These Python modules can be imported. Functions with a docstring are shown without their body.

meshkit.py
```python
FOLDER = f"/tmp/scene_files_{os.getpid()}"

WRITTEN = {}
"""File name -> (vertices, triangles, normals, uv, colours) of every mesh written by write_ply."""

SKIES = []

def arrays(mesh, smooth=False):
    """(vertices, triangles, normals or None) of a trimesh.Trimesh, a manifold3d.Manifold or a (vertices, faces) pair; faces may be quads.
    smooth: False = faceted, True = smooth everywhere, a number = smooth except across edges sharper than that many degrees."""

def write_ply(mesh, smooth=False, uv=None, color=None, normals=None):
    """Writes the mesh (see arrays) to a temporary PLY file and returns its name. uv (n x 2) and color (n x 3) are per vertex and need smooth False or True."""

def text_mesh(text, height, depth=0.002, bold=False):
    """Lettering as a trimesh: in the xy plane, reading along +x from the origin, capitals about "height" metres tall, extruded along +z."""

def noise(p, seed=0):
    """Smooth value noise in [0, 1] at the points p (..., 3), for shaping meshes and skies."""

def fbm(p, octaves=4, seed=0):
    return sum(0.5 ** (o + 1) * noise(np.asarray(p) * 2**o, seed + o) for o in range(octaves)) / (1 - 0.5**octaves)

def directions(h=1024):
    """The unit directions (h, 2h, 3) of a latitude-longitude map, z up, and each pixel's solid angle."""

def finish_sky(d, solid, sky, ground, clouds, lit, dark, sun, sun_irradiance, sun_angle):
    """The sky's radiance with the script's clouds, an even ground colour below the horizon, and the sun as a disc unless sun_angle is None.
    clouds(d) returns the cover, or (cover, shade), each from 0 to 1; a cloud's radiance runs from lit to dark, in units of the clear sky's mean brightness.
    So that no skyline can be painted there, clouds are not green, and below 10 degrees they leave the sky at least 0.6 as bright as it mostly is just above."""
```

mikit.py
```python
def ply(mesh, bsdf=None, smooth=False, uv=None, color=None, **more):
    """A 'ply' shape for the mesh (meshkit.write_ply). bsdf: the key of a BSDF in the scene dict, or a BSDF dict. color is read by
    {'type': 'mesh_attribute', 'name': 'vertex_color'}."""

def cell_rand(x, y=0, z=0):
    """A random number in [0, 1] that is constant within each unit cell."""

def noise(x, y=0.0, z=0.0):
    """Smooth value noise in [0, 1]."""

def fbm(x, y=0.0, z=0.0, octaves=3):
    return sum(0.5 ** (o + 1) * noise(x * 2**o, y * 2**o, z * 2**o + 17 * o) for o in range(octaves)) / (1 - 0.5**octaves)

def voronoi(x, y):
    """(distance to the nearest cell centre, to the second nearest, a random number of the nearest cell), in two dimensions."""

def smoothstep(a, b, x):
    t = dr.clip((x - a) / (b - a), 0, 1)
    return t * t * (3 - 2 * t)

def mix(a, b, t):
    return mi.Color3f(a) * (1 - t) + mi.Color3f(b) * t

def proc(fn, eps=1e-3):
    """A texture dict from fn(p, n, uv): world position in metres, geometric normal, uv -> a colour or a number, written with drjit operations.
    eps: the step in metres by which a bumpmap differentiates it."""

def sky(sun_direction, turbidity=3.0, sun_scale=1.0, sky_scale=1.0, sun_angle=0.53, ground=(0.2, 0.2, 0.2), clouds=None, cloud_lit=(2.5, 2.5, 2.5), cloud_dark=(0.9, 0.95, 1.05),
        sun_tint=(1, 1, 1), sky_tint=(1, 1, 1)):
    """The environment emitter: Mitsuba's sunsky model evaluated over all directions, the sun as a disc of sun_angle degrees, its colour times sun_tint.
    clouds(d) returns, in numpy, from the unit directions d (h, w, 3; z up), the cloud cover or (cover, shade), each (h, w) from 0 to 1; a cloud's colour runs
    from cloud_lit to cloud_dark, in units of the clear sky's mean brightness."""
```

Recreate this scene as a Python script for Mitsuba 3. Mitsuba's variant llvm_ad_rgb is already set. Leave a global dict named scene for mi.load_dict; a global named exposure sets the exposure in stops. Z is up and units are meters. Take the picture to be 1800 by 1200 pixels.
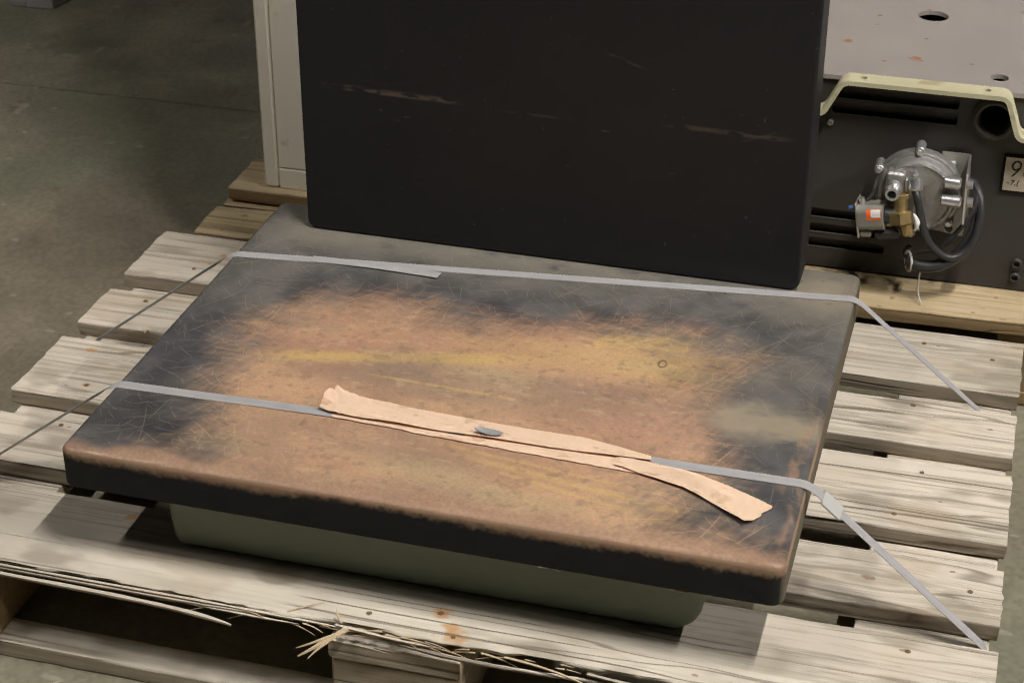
import math, random
import numpy as np
import trimesh, manifold3d as m3
import shapely.geometry as sg
from shapely import affinity
import drjit as dr
import mitsuba as mi
import mikit, meshkit
from mikit import noise, fbm, voronoi, smoothstep, mix, proc, cell_rand

# ----------------------------------------------------------------------------- camera, lamps, exposure
T = mi.ScalarTransform4f
Z0 = -0.144                                   # floor level; z = 0 is the top of the pallet deck
CAM = np.array([0.5233, -1.8007, 1.2639])
FW = np.array([-0.23319, 0.83640, -0.49604])
UP = np.array([-0.13498, 0.47732, 0.86830])
exposure = 0.0
scene, labels = {}, {}
scene['camera'] = {'type': 'thinlens', 'fov': 2 * math.degrees(math.atan(900 / 3290.0)), 'fov_axis': 'x',
                   'near_clip': 0.05, 'far_clip': 60.0, 'aperture_radius': 0.0028, 'focus_distance': 2.25,
                   'to_world': T().look_at(origin=CAM.tolist(), target=(CAM + FW).tolist(), up=UP.tolist())}
LAMP_TINT = np.array([1.0, 0.955, 0.885])
# ceiling tubes and dim added fill tubes (x, y of the middle, z, length, radiance)
LAMPS = [(1.40, -1.05, 4.0, 1.2, 740.0),
         (-1.95, -1.60, 4.0, 1.2, 225.0),
         (1.40, -4.5, 4.0, 1.2, 6.0),  # dim fill added behind the viewer, like the next one
         (-1.95, -4.5, 4.0, 1.2, 6.0),
         (4.75, -1.05, 4.0, 1.2, 1150.0),
         (-5.2, -1.5, 4.0, 1.2, 15.0),  # added weak fill from the far left
         (3.0, 7.5, 4.0, 1.2, 25.0),  # added beyond the scene for ambient and sheen, as is the next
         (-3.0, 7.5, 4.0, 1.2, 25.0)]

# ----------------------------------------------------------------------------- helpers
rng = np.random.default_rng(7)


def key_of(name):
    if name not in scene and name not in labels and not any(k.startswith(name + '__') for k in scene):
        return name
    k = 1
    while f'{name}_{k:03d}' in scene or f'{name}_{k:03d}' in labels or any(q.startswith(f'{name}_{k:03d}__') for q in scene):
        k += 1
    return f'{name}_{k:03d}'


def obj(name, mesh, mat, parent=None, smooth=35, **more):
    key = key_of((parent + '__' if parent else '') + name)
    scene[key] = mikit.ply(mesh, mat, smooth=smooth, **more)
    return key


def thing(name, label, cat, group=None):
    key = key_of(name)
    labels[key] = {'label': label, 'category': cat}
    if group:
        labels[key]['group'] = group
    return key


def tag(key, **kw):
    labels.setdefault(key, {}).update(kw)
    return key


def box(x0, x1, y0, y1, z0, z1, c=0.0015):
    """Box with chamfered edges."""
    if c <= 0:
        m = trimesh.creation.box((x1 - x0, y1 - y0, z1 - z0))
        m.apply_translation(((x0 + x1) / 2, (y0 + y1) / 2, (z0 + z1) / 2))
        return m
    c = min(c, (x1 - x0) / 3, (y1 - y0) / 3, (z1 - z0) / 3)
    P = []
    for X, sx in ((x0, 1), (x1, -1)):
        for Y, sy in ((y0, 1), (y1, -1)):
            for Z, sz in ((z0, 1), (z1, -1)):
                P += [(X, Y + sy * c, Z + sz * c), (X + sx * c, Y, Z + sz * c), (X + sx * c, Y + sy * c, Z)]
    return trimesh.convex.convex_hull(np.array(P))


def frame(d):
    d = np.asarray(d, float) / np.linalg.norm(d)
    a = np.array([0, 0, 1.0]) if abs(d[2]) < 0.9 else np.array([1.0, 0, 0])
    u = np.cross(a, d); u /= np.linalg.norm(u)
    return d, u, np.cross(d, u)


def cyl(a, b, r, r2=None, n=28, bev=0.0):
    """Capped cylinder or cone between two points; bev = bevel at both ends."""
    a, b = np.asarray(a, float), np.asarray(b, float)
    r2 = r if r2 is None else r2
    L = np.linalg.norm(b - a)
    d, u, v = frame(b - a)
    prof = [(0, 0), (r - bev, 0), (r, bev), (r2, L - bev), (r2 - bev, L), (0, L)] if bev > 0 else [(0, 0), (r, 0), (r2, L), (0, L)]
    return lathe(prof, a, d, n)


def lathe(prof, o, axis, n=48):
    d, u, v = frame(axis)
    o = np.asarray(o, float)
    ang = np.arange(n) * 2 * np.pi / n
    V, F = [], []
    rows = []
    for r, h in prof:
        if r < 1e-9:
            rows.append([len(V)]); V.append(o + d * h)
        else:
            rows.append(list(range(len(V), len(V) + n)))
            V += [o + d * h + r * (u * math.cos(t) + v * math.sin(t)) for t in ang]
    for A, B in zip(rows[:-1], rows[1:]):
        for i in range(n):
            j = (i + 1) % n
            if len(A) == 1 and len(B) == 1:
                continue
            if len(A) == 1:
                F.append((A[0], B[j], B[i]))
            elif len(B) == 1:
                F.append((A[i], A[j], B[0]))
            else:
                F += [(A[i], A[j], B[j]), (A[i], B[j], B[i])]
    m = trimesh.Trimesh(np.array(V), np.array(F), process=False)
    if m.volume < 0:
        m.invert()
    return m


def hexnut(a, b, r):
    return cyl(a, b, r, n=6, bev=0.0008)


def spline(pts, n=60):
    pts = np.asarray(pts, float)
    from scipy.interpolate import CubicSpline
    t = np.r_[0, np.cumsum(np.linalg.norm(np.diff(pts, axis=0), axis=1) ** 0.5)]
    return CubicSpline(t, pts)(np.linspace(0, t[-1], n))


def tube(path, r, n=14):
    path = np.asarray(path, float)
    tan = np.gradient(path, axis=0)
    tan /= np.linalg.norm(tan, axis=1, keepdims=True)
    u = frame(tan[0])[1]
    rad = np.broadcast_to(np.asarray(r, float), len(path))
    V = []
    for q, t, rr in zip(path, tan, rad):
        u = u - t * (u @ t); u /= np.linalg.norm(u)
        w = np.cross(t, u)
        V += [q + rr * (u * math.cos(a) + w * math.sin(a)) for a in np.arange(n) * 2 * np.pi / n]
    F = []
    for k in range(len(path) - 1):
        for i in range(n):
            j = (i + 1) % n
            a, b, c, d = k * n + i, k * n + j, (k + 1) * n + j, (k + 1) * n + i
            F += [(a, b, c), (a, c, d)]
    for k, s in ((0, 1), (len(path) - 1, -1)):
        V.append(path[k]); c = len(V) - 1
        for i in range(n):
            a, b = k * n + i, k * n + (i + 1) % n
            F.append((c, b, a) if s == 1 else (c, a, b))
    m = trimesh.Trimesh(np.array(V), np.array(F), process=False)
    if m.volume < 0:
        m.invert()
    return m


def loft(sections):
    """Closed mesh through rings of points (k, n, 3), with flat caps."""
    S = np.asarray(sections, float)
    k, n = S.shape[:2]
    V = S.reshape(-1, 3)
    F = []
    for a in range(k - 1):
        for i in range(n):
            j = (i + 1) % n
            F += [(a * n + i, a * n + j, (a + 1) * n + j), (a * n + i, (a + 1) * n + j, (a + 1) * n + i)]
    c0, c1 = len(V), len(V) + 1
    V = np.vstack([V, S[0].mean(0), S[-1].mean(0)])
    for i in range(n):
        j = (i + 1) % n
        F += [(c0, j, i), (c1, (k - 1) * n + i, (k - 1) * n + j)]
    m = trimesh.Trimesh(V, np.array(F), process=False)
    if m.volume < 0:
        m.invert()
    return m


def ribbon(path, width, wdir, th=0.0009, rough=0.0, seed=0):
    """Flat band along a path; wdir = direction(s) of its width."""
    path = np.asarray(path, float)
    W = np.broadcast_to(np.asarray(wdir, float), path.shape).copy()
    tan = np.gradient(path, axis=0); tan /= np.linalg.norm(tan, axis=1, keepdims=True)
    W -= tan * (W * tan).sum(1, keepdims=True); W /= np.linalg.norm(W, axis=1, keepdims=True)
    N = np.cross(tan, W)
    wd = np.broadcast_to(np.asarray(width, float), len(path))[:, None]
    c = th * 0.35
    secs = [[q + W[i] * (a * wd[i] / 2) + N[i] * b for a, b in ((-1, -th / 2 + c), (-1, th / 2 - c), (-.97, th / 2), (.97, th / 2), (1, th / 2 - c), (1, -th / 2 + c), (.97, -th / 2), (-.97, -th / 2))] for i, q in enumerate(path)]
    return loft(secs)


def sheet(P, th=0.0005):
    """Solid thin sheet from a grid of points (a, b, 3)."""
    P = np.asarray(P, float)
    a, b = P.shape[:2]
    du, dv = np.gradient(P, axis=0), np.gradient(P, axis=1)
    N = np.cross(du, dv); N /= np.maximum(np.linalg.norm(N, axis=-1, keepdims=True), 1e-12)
    V = np.vstack([(P + N * th / 2).reshape(-1, 3), (P - N * th / 2).reshape(-1, 3)])
    id_ = np.arange(a * b).reshape(a, b)
    q = np.stack([id_[:-1, :-1], id_[1:, :-1], id_[1:, 1:], id_[:-1, 1:]], -1).reshape(-1, 4)
    F = [q[:, [0, 1, 2]], q[:, [0, 2, 3]], q[:, [2, 1, 0]] + a * b, q[:, [3, 2, 0]] + a * b]
    rim = np.r_[id_[:-1, 0], id_[-1, :-1], id_[:0:-1, -1], id_[0, :0:-1]]
    nx = np.roll(rim, -1)
    F += [np.stack([nx, rim, rim + a * b], 1), np.stack([nx, rim + a * b, nx + a * b], 1)]
    return trimesh.Trimesh(V, np.vstack(F), process=False)


def man(mesh):
    return m3.Manifold(m3.Mesh(np.asarray(mesh.vertices, np.float32), np.asarray(mesh.faces, np.uint32)))


def unman(m):
    q = m.to_mesh()
    return trimesh.Trimesh(q.vert_properties[:, :3], q.tri_verts, process=False)


def rpoly(x0, x1, y0, y1, r, n=8):
    return sg.box(x0 + r, y0 + r, x1 - r, y1 - r).buffer(r, quad_segs=n)


def solid(poly, z0, z1):
    m = trimesh.creation.extrude_polygon(poly, z1 - z0)
    m.apply_translation((0, 0, z0))
    return m


def upright(mesh):
    """An extrusion made in (x, z) along its third axis, turned so that this axis is y."""
    v = np.array(mesh.vertices)
    m = trimesh.Trimesh(v[:, [0, 2, 1]], mesh.faces[:, ::-1], process=False)
    return m


def rounded_slab(poly, z0, z1, r, rb=None, steps=6, res=0.02):
    """Plate of a plan outline whose top edge is rounded with r and bottom edge with rb; side walls and top are one skin."""
    rb = r * 0.4 if rb is None else rb
    prof = [(rb * (1 - math.sin(a)), z0 + rb * (1 - math.cos(a))) for a in np.linspace(0, math.pi / 2, 4)]
    prof = [(rb - rb * math.sin(a), z0 + rb - rb * math.cos(a)) for a in np.linspace(0, math.pi / 2, 4)]
    prof += [(r - r * math.cos(a), z1 - r + r * math.sin(a)) for a in np.linspace(0, math.pi / 2, steps)]
    base = poly.buffer(0)
    rings = []
    ref = np.array(base.exterior.coords)[:-1]
    for ins, z in prof:
        q = ref.copy()
        # inset along the outline's own normals
        nx = np.roll(ref, -1, 0) - np.roll(ref, 1, 0)
        nrm = np.stack([nx[:, 1], -nx[:, 0]], 1)
        nrm /= np.linalg.norm(nrm, axis=1, keepdims=True)
        if not sg.LinearRing(ref).is_ccw:
            nrm = -nrm
        q = q - nrm * ins
        rings.append(np.c_[q, np.full(len(q), z)])
    return loft(rings)


def ngon(poly, step):
    """Outline with extra points along straight runs."""
    return sg.Polygon(poly.segmentize(step).exterior.coords)


# ----------------------------------------------------------------------------- materials
def M(key, d):
    scene[key] = d
    return key


def F(v):
    return mi.Float(v)


def sq(v):
    return v * v


KNOTS = [(0.455, -0.072, 0.020), (0.545, -0.036, 0.009), (0.470, 0.312, 0.010), (0.568, 0.279, 0.011), (0.489, 0.476, 0.009), (0.562, 0.457, 0.010),
         (-0.30, 0.44, 0.014), (0.52, 0.10, 0.007), (-0.60, 0.06, 0.007), (0.505, -0.19, 0.012), (-0.55, -0.03, 0.008), (0.30, -0.29, 0.010), (-0.56, 0.43, 0.009)]
STAINS = [(0.015, -0.263, 0.016), (0.040, -0.299, 0.020), (0.034, -0.284, 0.014), (-0.385, -0.19, 0.012), (-0.611, 0.152, 0.009), (-0.575, 0.068, 0.009), (-0.55, 0.46, 0.012), (-0.48, 0.48, 0.010)]


def grain(p, n):
    x, y, z = F(p.x), F(p.y), F(p.z)
    kn, ring = F(0), F(0)
    yw = y + 0.010 * (noise(x * 2.5, y * 9 + 3.1, z * 9) - 0.5)
    for kx, ky, kr in KNOTS:
        dx, dy = (x - kx) / (kr * 2.6), (y - ky) / kr
        r2 = sq(dx) + sq(dy)
        w = dr.exp(-r2 * 0.35)
        yw = yw + kr * 0.75 * w * dr.select(dy > 0, 1.0, -1.0) * smoothstep(0.0, 1.2, dr.abs(dy)) * -1
        rk = dr.sqrt(sq((x - kx) / (kr * 1.0)) + sq(dy * 1.9))
        kn = dr.maximum(kn, smoothstep(0.62, 0.38, rk + 0.25 * noise(x * 300, y * 300)))
    return x, yw, z, kn


def wood_value(p, n):
    x, y, z, kn = grain(p, n)
    band = fbm(x * 1.6, y * 42, z * 42, 3)
    streak = noise(x * 5, y * 190, z * 190)
    fine = 0.6 * noise(x * 16, y * 620, z * 620) + 0.4 * noise(x * 60, y * 900, z * 900)
    ring_ = smoothstep(0.12, 0.0, dr.abs(noise(x * 0.9 + 3, y * 105, z * 105) - 0.5))
    v = 0.24 * band + 0.36 * streak + 0.44 * fine - 0.11 * ring_
    c = noise(x * 1.9 + 4, y * 46, z * 46)
    gate = smoothstep(0.50, 0.66, noise(x * 3.1 + 9, y * 9, z * 3))
    crack = smoothstep(0.045, 0.008, dr.abs(c - 0.5)) * gate
    c2 = noise(x * 2.6 + 40, y * 90, z * 90)
    crack = dr.maximum(crack, 0.75 * smoothstep(0.05, 0.01, dr.abs(c2 - 0.45)) * smoothstep(0.53, 0.69, noise(x * 4.1 + 2, y * 14, z * 3)))
    return v, crack, kn


def weathered(p, n, uv):
    v, crack, kn = wood_value(p, n)
    x, y, z = F(p.x), F(p.y), F(p.z)
    big = fbm(x * 4, y * 12, z * 12, 3)
    col = mix((0.325, 0.283, 0.226), (0.580, 0.520, 0.442), smoothstep(0.16, 0.58, v))
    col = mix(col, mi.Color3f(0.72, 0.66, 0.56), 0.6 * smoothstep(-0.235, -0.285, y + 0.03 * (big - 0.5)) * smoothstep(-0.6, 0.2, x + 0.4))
    col = mix(col, mi.Color3f(0.52, 0.43, 0.31), 0.35 * smoothstep(0.55, 0.8, big))
    col = mix(col, mi.Color3f(0.38, 0.345, 0.285), 0.40 * smoothstep(0.47, 0.25, big))
    tone = noise(y * 5.1 + 0.35, x * 0.8 + 3.0, 2.0)
    col = col * (0.86 + 0.20 * tone)
    dirt = smoothstep(0.60, 0.78, fbm(x * 11 + 3, y * 24, z * 20, 3))
    col = mix(col, mi.Color3f(0.20, 0.17, 0.125), 0.5 * dirt)
    for sx, sy, s in STAINS:
        d = dr.sqrt(sq(x - sx) + sq((y - sy) * 1.3)) / s
        col = mix(col, mi.Color3f(0.44, 0.22, 0.07), 0.75 * smoothstep(1.0, 0.25, d + 0.8 * (noise(x * 120, y * 160) - 0.5)))
    col = mix(col, mi.Color3f(0.20, 0.13, 0.075), 0.70 * kn)
    col = mix(col, mi.Color3f(0.10, 0.075, 0.05), 0.72 * crack)
    brown = smoothstep(0.60, 0.72, fbm(x * 6 + 31, y * 16, z * 12, 4))
    col = mix(col, mi.Color3f(0.30, 0.205, 0.115), 0.25 * brown)
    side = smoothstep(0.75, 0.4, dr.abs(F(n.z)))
    col = mix(col, col * mi.Color3f(0.52, 0.49, 0.44), side)          # side faces darker and browner than the top
    end = smoothstep(0.75, 0.9, dr.abs(F(n.x)))
    eg = fbm(y * 110, z * 110, x * 8, 2)
    col = mix(col, mix((0.22, 0.18, 0.12), (0.50, 0.43, 0.32), eg), end * 0.8)
    return col


def wood_bump(p, n, uv):
    v, crack, kn = wood_value(p, n)
    return v * 0.7 - crack * 1.8 + kn * 0.2


def fresh(p, n, uv):
    v, crack, kn = wood_value(p + mi.Point3f(3.3, 5.17, 1.0), n)
    x, y, z = F(p.x), F(p.y), F(p.z)
    big = fbm(x * 5 + 20, y * 13, z * 13, 3)
    col = mix((0.41, 0.310, 0.182), (0.53, 0.425, 0.275), smoothstep(0.25, 0.75, v))
    col = mix(col, mi.Color3f(0.36, 0.28, 0.16), 0.6 * smoothstep(0.52, 0.75, big))
    speck = smoothstep(0.90, 0.95, noise(x * 70, y * 130, z * 90))
    col = mix(col, mi.Color3f(0.20, 0.13, 0.07), 0.6 * speck)
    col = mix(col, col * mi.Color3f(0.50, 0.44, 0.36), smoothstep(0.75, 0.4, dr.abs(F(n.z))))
    col = mix(col, mi.Color3f(0.13, 0.09, 0.05), 0.7 * crack)
    return col


def twoside(d):
    return {'type': 'twosided', 'bsdf': d}


def pr(col, rough=0.6, metallic=0.0, spec=0.5, bump=None, scale=0.001, eps=1e-3, **kw):
    d = {'type': 'principled', 'base_color': col if isinstance(col, dict) else {'type': 'rgb', 'value': list(col)}, 'roughness': rough, 'metallic': metallic, 'specular': spec, **kw}
    if bump is not None:
        d = {'type': 'bumpmap', 'nested_texture': proc(bump, eps), 'scale': scale, 'bsdf': d}
    return twoside(d)


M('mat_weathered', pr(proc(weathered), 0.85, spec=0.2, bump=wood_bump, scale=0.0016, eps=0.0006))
M('mat_fresh', pr(proc(fresh), 0.8, spec=0.25, bump=wood_bump, scale=0.0010, eps=0.0006))
M('mat_splinter', pr((0.50, 0.40, 0.265), 0.85, spec=0.2))
M('mat_nail', pr((0.17, 0.105, 0.06), 0.6, metallic=0.2))


# --- the steel plate: black mill scale, a big worn rusty middle, rusty front and right edges
RUST = np.array([(-0.44, -0.30), (-0.274, -0.252), (-0.279, -0.181), (-0.332, -0.092), (-0.323, 0.023), (-0.27, 0.126), (-0.181, 0.165), (-0.057, 0.140), (0.048, 0.150), (0.21, 0.155),
                 (0.28, 0.122), (0.25, 0.032), (0.271, -0.05), (0.285, -0.127), (0.253, -0.182), (0.255, -0.235), (0.40, -0.262), (0.40, -0.32)])


def poly_sdf(x, y, P):
    P = [tuple(map(float, q)) for q in P]
    d = sq(x - P[0][0]) + sq(y - P[0][1])
    s = F(1.0)
    for i in range(len(P)):
        a, b = P[i], P[i - 1]
        ex, ey = b[0] - a[0], b[1] - a[1]
        wx, wy = x - a[0], y - a[1]
        t = dr.clip((wx * ex + wy * ey) / (ex * ex + ey * ey), 0, 1)
        d = dr.minimum(d, sq(wx - ex * t) + sq(wy - ey * t))
        c1, c2, c3 = y >= a[1], y < b[1], ex * wy > ey * wx
        s = dr.select((c1 & c2 & c3) | (~c1 & ~c2 & ~c3), -s, s)
    return s * dr.sqrt(d)


def scratches(x, y, seed, dens=14.0, width=0.035, lim=0.62):
    """Thin curved scratch lines in several directions."""
    out = F(0)
    for k, (ang, st) in enumerate(((0.4, 7.0), (1.25, 9.0), (2.1, 6.0), (2.7, 8.0))):
        c, s = math.cos(ang), math.sin(ang)
        wx = x + 0.03 * (noise(x * 6 + k, y * 6, seed) - 0.5) * 2
        wy = y + 0.03 * (noise(x * 6 + 7, y * 6 + k, seed) - 0.5) * 2
        a, b = wx * c + wy * s, -wx * s + wy * c
        v = noise(a * st, b * dens * 4, seed + k)
        g = smoothstep(lim, lim + 0.14, noise(a * 14 + 5 * k, b * 34, seed + 3 + k))
        out = dr.maximum(out, smoothstep(width, width * 0.2, dr.abs(v - 0.5)) * g)
    return out


def hairs(x, y, cell, seed, w, prob, base=0.0, spread=3.14):
    """Short, nearly straight hair scratches, one at random in each cell."""
    out = F(0)
    ix, iy = dr.floor(x / cell), dr.floor(y / cell)
    for a in (-1, 0, 1):
        for b in (-1, 0, 1):
            cx, cy = ix + a, iy + b
            r = [cell_rand(cx, cy, seed + k) for k in range(5)]
            ang = base + spread * (r[2] - 0.5)
            c, s = dr.cos(ang), dr.sin(ang)
            px, py = x - (cx + r[0]) * cell, y - (cy + r[1]) * cell
            t = px * c + py * s
            L = cell * (0.25 + 0.65 * r[3])
            d = -px * s + py * c + (r[4] - 0.5) * 0.5 * sq(t) / cell
            out = dr.maximum(out, smoothstep(w, w * 0.25, dr.abs(d)) * smoothstep(1.0, 0.45, dr.abs(t) / L) * dr.select(r[4] < prob, 0.45 + 0.55 * r[3], 0.0))
    return out


def seg_streak(x, y, x0, y0, x1, y1, w, soft=1.0):
    ex, ey = x1 - x0, y1 - y0
    t = ((x - x0) * ex + (y - y0) * ey) / (ex * ex + ey * ey)
    tc = dr.clip(t, 0, 1)
    d = dr.sqrt(sq(x - x0 - ex * tc) + sq(y - y0 - ey * tc))
    return smoothstep(w, w * 0.1, d) * smoothstep(-0.02, 0.25, t) * smoothstep(1.02, 0.75, t)


def blob(x, y, cx, cy, rx, ry):
    return dr.exp(-(sq((x - cx) / rx) + sq((y - cy) / ry)))


PLATE = dict(x0=-0.4175, x1=0.3829, y0=-0.2778, y1=0.3766, z1=0.146, z0=0.0954)


def plate_masks(p):
    x, y, z = F(p.x), F(p.y), F(p.z)
    sd = poly_sdf(x, y, RUST)
    nz = fbm(x * 16, y * 16, 3.0, 4) - 0.5
    fib = noise(x * 60, y * 200, 7) - 0.5
    fib2 = noise((x * 0.5 + y) * 34, (y * 0.5 - x) * 220, 9) - 0.5
    rust = smoothstep(0.050, -0.070, sd + 0.075 * nz + 0.022 * fib + 0.02 * fib2)
    # worn edges: front edge and the front of the right edge
    ef = y - PLATE['y0']
    er = PLATE['x1'] - x
    edge = smoothstep(0.034, 0.010, ef + 0.035 * nz)
    edge = dr.maximum(edge, 0.75 * smoothstep(0.30, 0.60, fbm(x * 60, y * 28, 21.0, 3)) * smoothstep(0.028, 0.018, er + 0.045 * nz) * smoothstep(0.006, 0.013, er + 0.045 * nz) * smoothstep(0.09, -0.03, y + 0.12 * nz))
    return x, y, z, rust, edge, nz, fib


def plate_color(p, n, uv):
    x, y, z, rust, edge, nz, fib = plate_masks(p)
    top = smoothstep(0.35, 0.7, F(n.z))
    mott = fbm(x * 24, y * 24, 1.0, 4)
    scale_ = mix((0.052, 0.051, 0.055), (0.098, 0.094, 0.095), smoothstep(0.25, 0.75, mott))
    wx = x + 0.10 * (fbm(x * 13 + 2, y * 13, 31.0, 4) - 0.5) + 0.03 * (fbm(x * 60, y * 60, 33.0, 3) - 0.5)
    wy = y + 0.09 * (fbm(x * 13 + 9, y * 13, 35.0, 4) - 0.5) + 0.02 * (fbm(x * 60, y * 90, 37.0, 3) - 0.5)
    film = dr.clip(1.25 * blob(wx, wy, 0.315, -0.005, 0.085, 0.042), 0, 1)
    tan = mix((0.145, 0.134, 0.112), (0.215, 0.198, 0.160), fbm(x * 40, y * 40, 3.0, 4))
    tan = mix(tan, mi.Color3f(0.30, 0.250, 0.180), dr.clip(0.85 * film + 0.55 * blob(x, y, 0.345, 0.315, 0.06, 0.05), 0, 1))
    tanm = 0.9 * blob(x, y, -0.06, 0.30, 0.36, 0.05) + 0.8 * blob(x, y, 0.345, 0.31, 0.07, 0.09) + 0.95 * film + 0.35 * blob(x, y, -0.36, 0.17, 0.05, 0.05) + 0.55 * blob(x, y, -0.33, 0.31, 0.08, 0.05) + 0.45 * blob(x, y, 0.33, 0.10, 0.06, 0.06) + 0.3 * blob(x, y, 0.0, 0.22, 0.35, 0.03)
    tanm = dr.clip(tanm * smoothstep(0.02, 0.46, fbm(x * 34 + 5, y * 60, 2.0, 5)) * 1.15, 0, 1)
    tanm = dr.maximum(tanm, 0.35 * smoothstep(0.45, 0.75, fbm(x * 9 + 1, y * 9, 6.0, 3)) * smoothstep(-0.25, -0.1, y))
    scale_ = scale_ * (1 - 0.35 * blob(x, y, -0.345, -0.18, 0.07, 0.07))
    col = mix(scale_, tan, tanm * 0.85)
    sc = dr.maximum(hairs(x, y, 0.055, 3, 0.0009, 0.75, 1.2, 2.6), hairs(x + 0.31, y + 0.17, 0.026, 13, 0.0007, 0.7))
    bs = dr.maximum(hairs(x + 0.7, y + 0.4, 0.038, 23, 0.0008, 0.65, 0.9, 3.0), hairs(x + 0.2, y + 0.9, 0.015, 43, 0.0006, 0.75))
    col = mix(col, mi.Color3f(0.30, 0.245, 0.185), 0.30 * dr.maximum(sc, bs))
    # rust
    r1 = fbm(x * 7, y * 12, 4.0, 3)
    brush = noise(x * 5 + y * 1.2, (y + 0.16 * x) * 120, 5.0)
    fine = noise(x * 420, y * 420, 2.0)
    rc = mix((0.405, 0.232, 0.142), (0.485, 0.300, 0.178), smoothstep(0.25, 0.75, r1))
    rc = mix(rc, mi.Color3f(0.35, 0.185, 0.130), 0.55 * smoothstep(0.48, 0.75, fbm(x * 5 + 9, y * 7, 2.0, 3)))
    rc = mix(rc, mi.Color3f(0.35, 0.190, 0.140), 0.55 * blob(x, y, 0.22, -0.06, 0.09, 0.05))
    rc = mix(rc, mi.Color3f(0.36, 0.290, 0.165), 0.50 * smoothstep(0.5, 0.75, fbm(x * 4 + 3, y * 13 + 0.6 * x, 7.0, 3)))
    rc = mix(rc, mi.Color3f(0.185, 0.145, 0.110), 0.62 * dr.clip(blob(x, y, -0.09, -0.035, 0.17, 0.035) + 0.7 * blob(x, y, -0.04, -0.18, 0.14, 0.03) + 0.5 * blob(x, y, 0.10, -0.02, 0.12, 0.05), 0, 1) * (0.35 + 0.65 * fbm(x * 8, y * 40 + 5 * x, 3.0, 3) * 1.5))
    yel = mi.Color3f(0.50, 0.340, 0.125)
    ym = 0.75 * seg_streak(x, y, -0.31, -0.035, 0.06, 0.055, 0.022) + 0.36 * seg_streak(x, y, -0.10, 0.065, 0.27, 0.075, 0.060) + 0.6 * seg_streak(x, y, -0.16, -0.034, 0.06, -0.044, 0.004)
    ym += 0.65 * seg_streak(x, y, -0.02, -0.165, 0.33, -0.225, 0.009) + 0.6 * seg_streak(x, y, 0.03, -0.185, 0.30, -0.245, 0.006) + 0.5 * seg_streak(x, y, -0.05, -0.15, 0.26, -0.19, 0.005) + 0.30 * blob(x, y, 0.22, 0.09, 0.07, 0.05)
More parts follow.
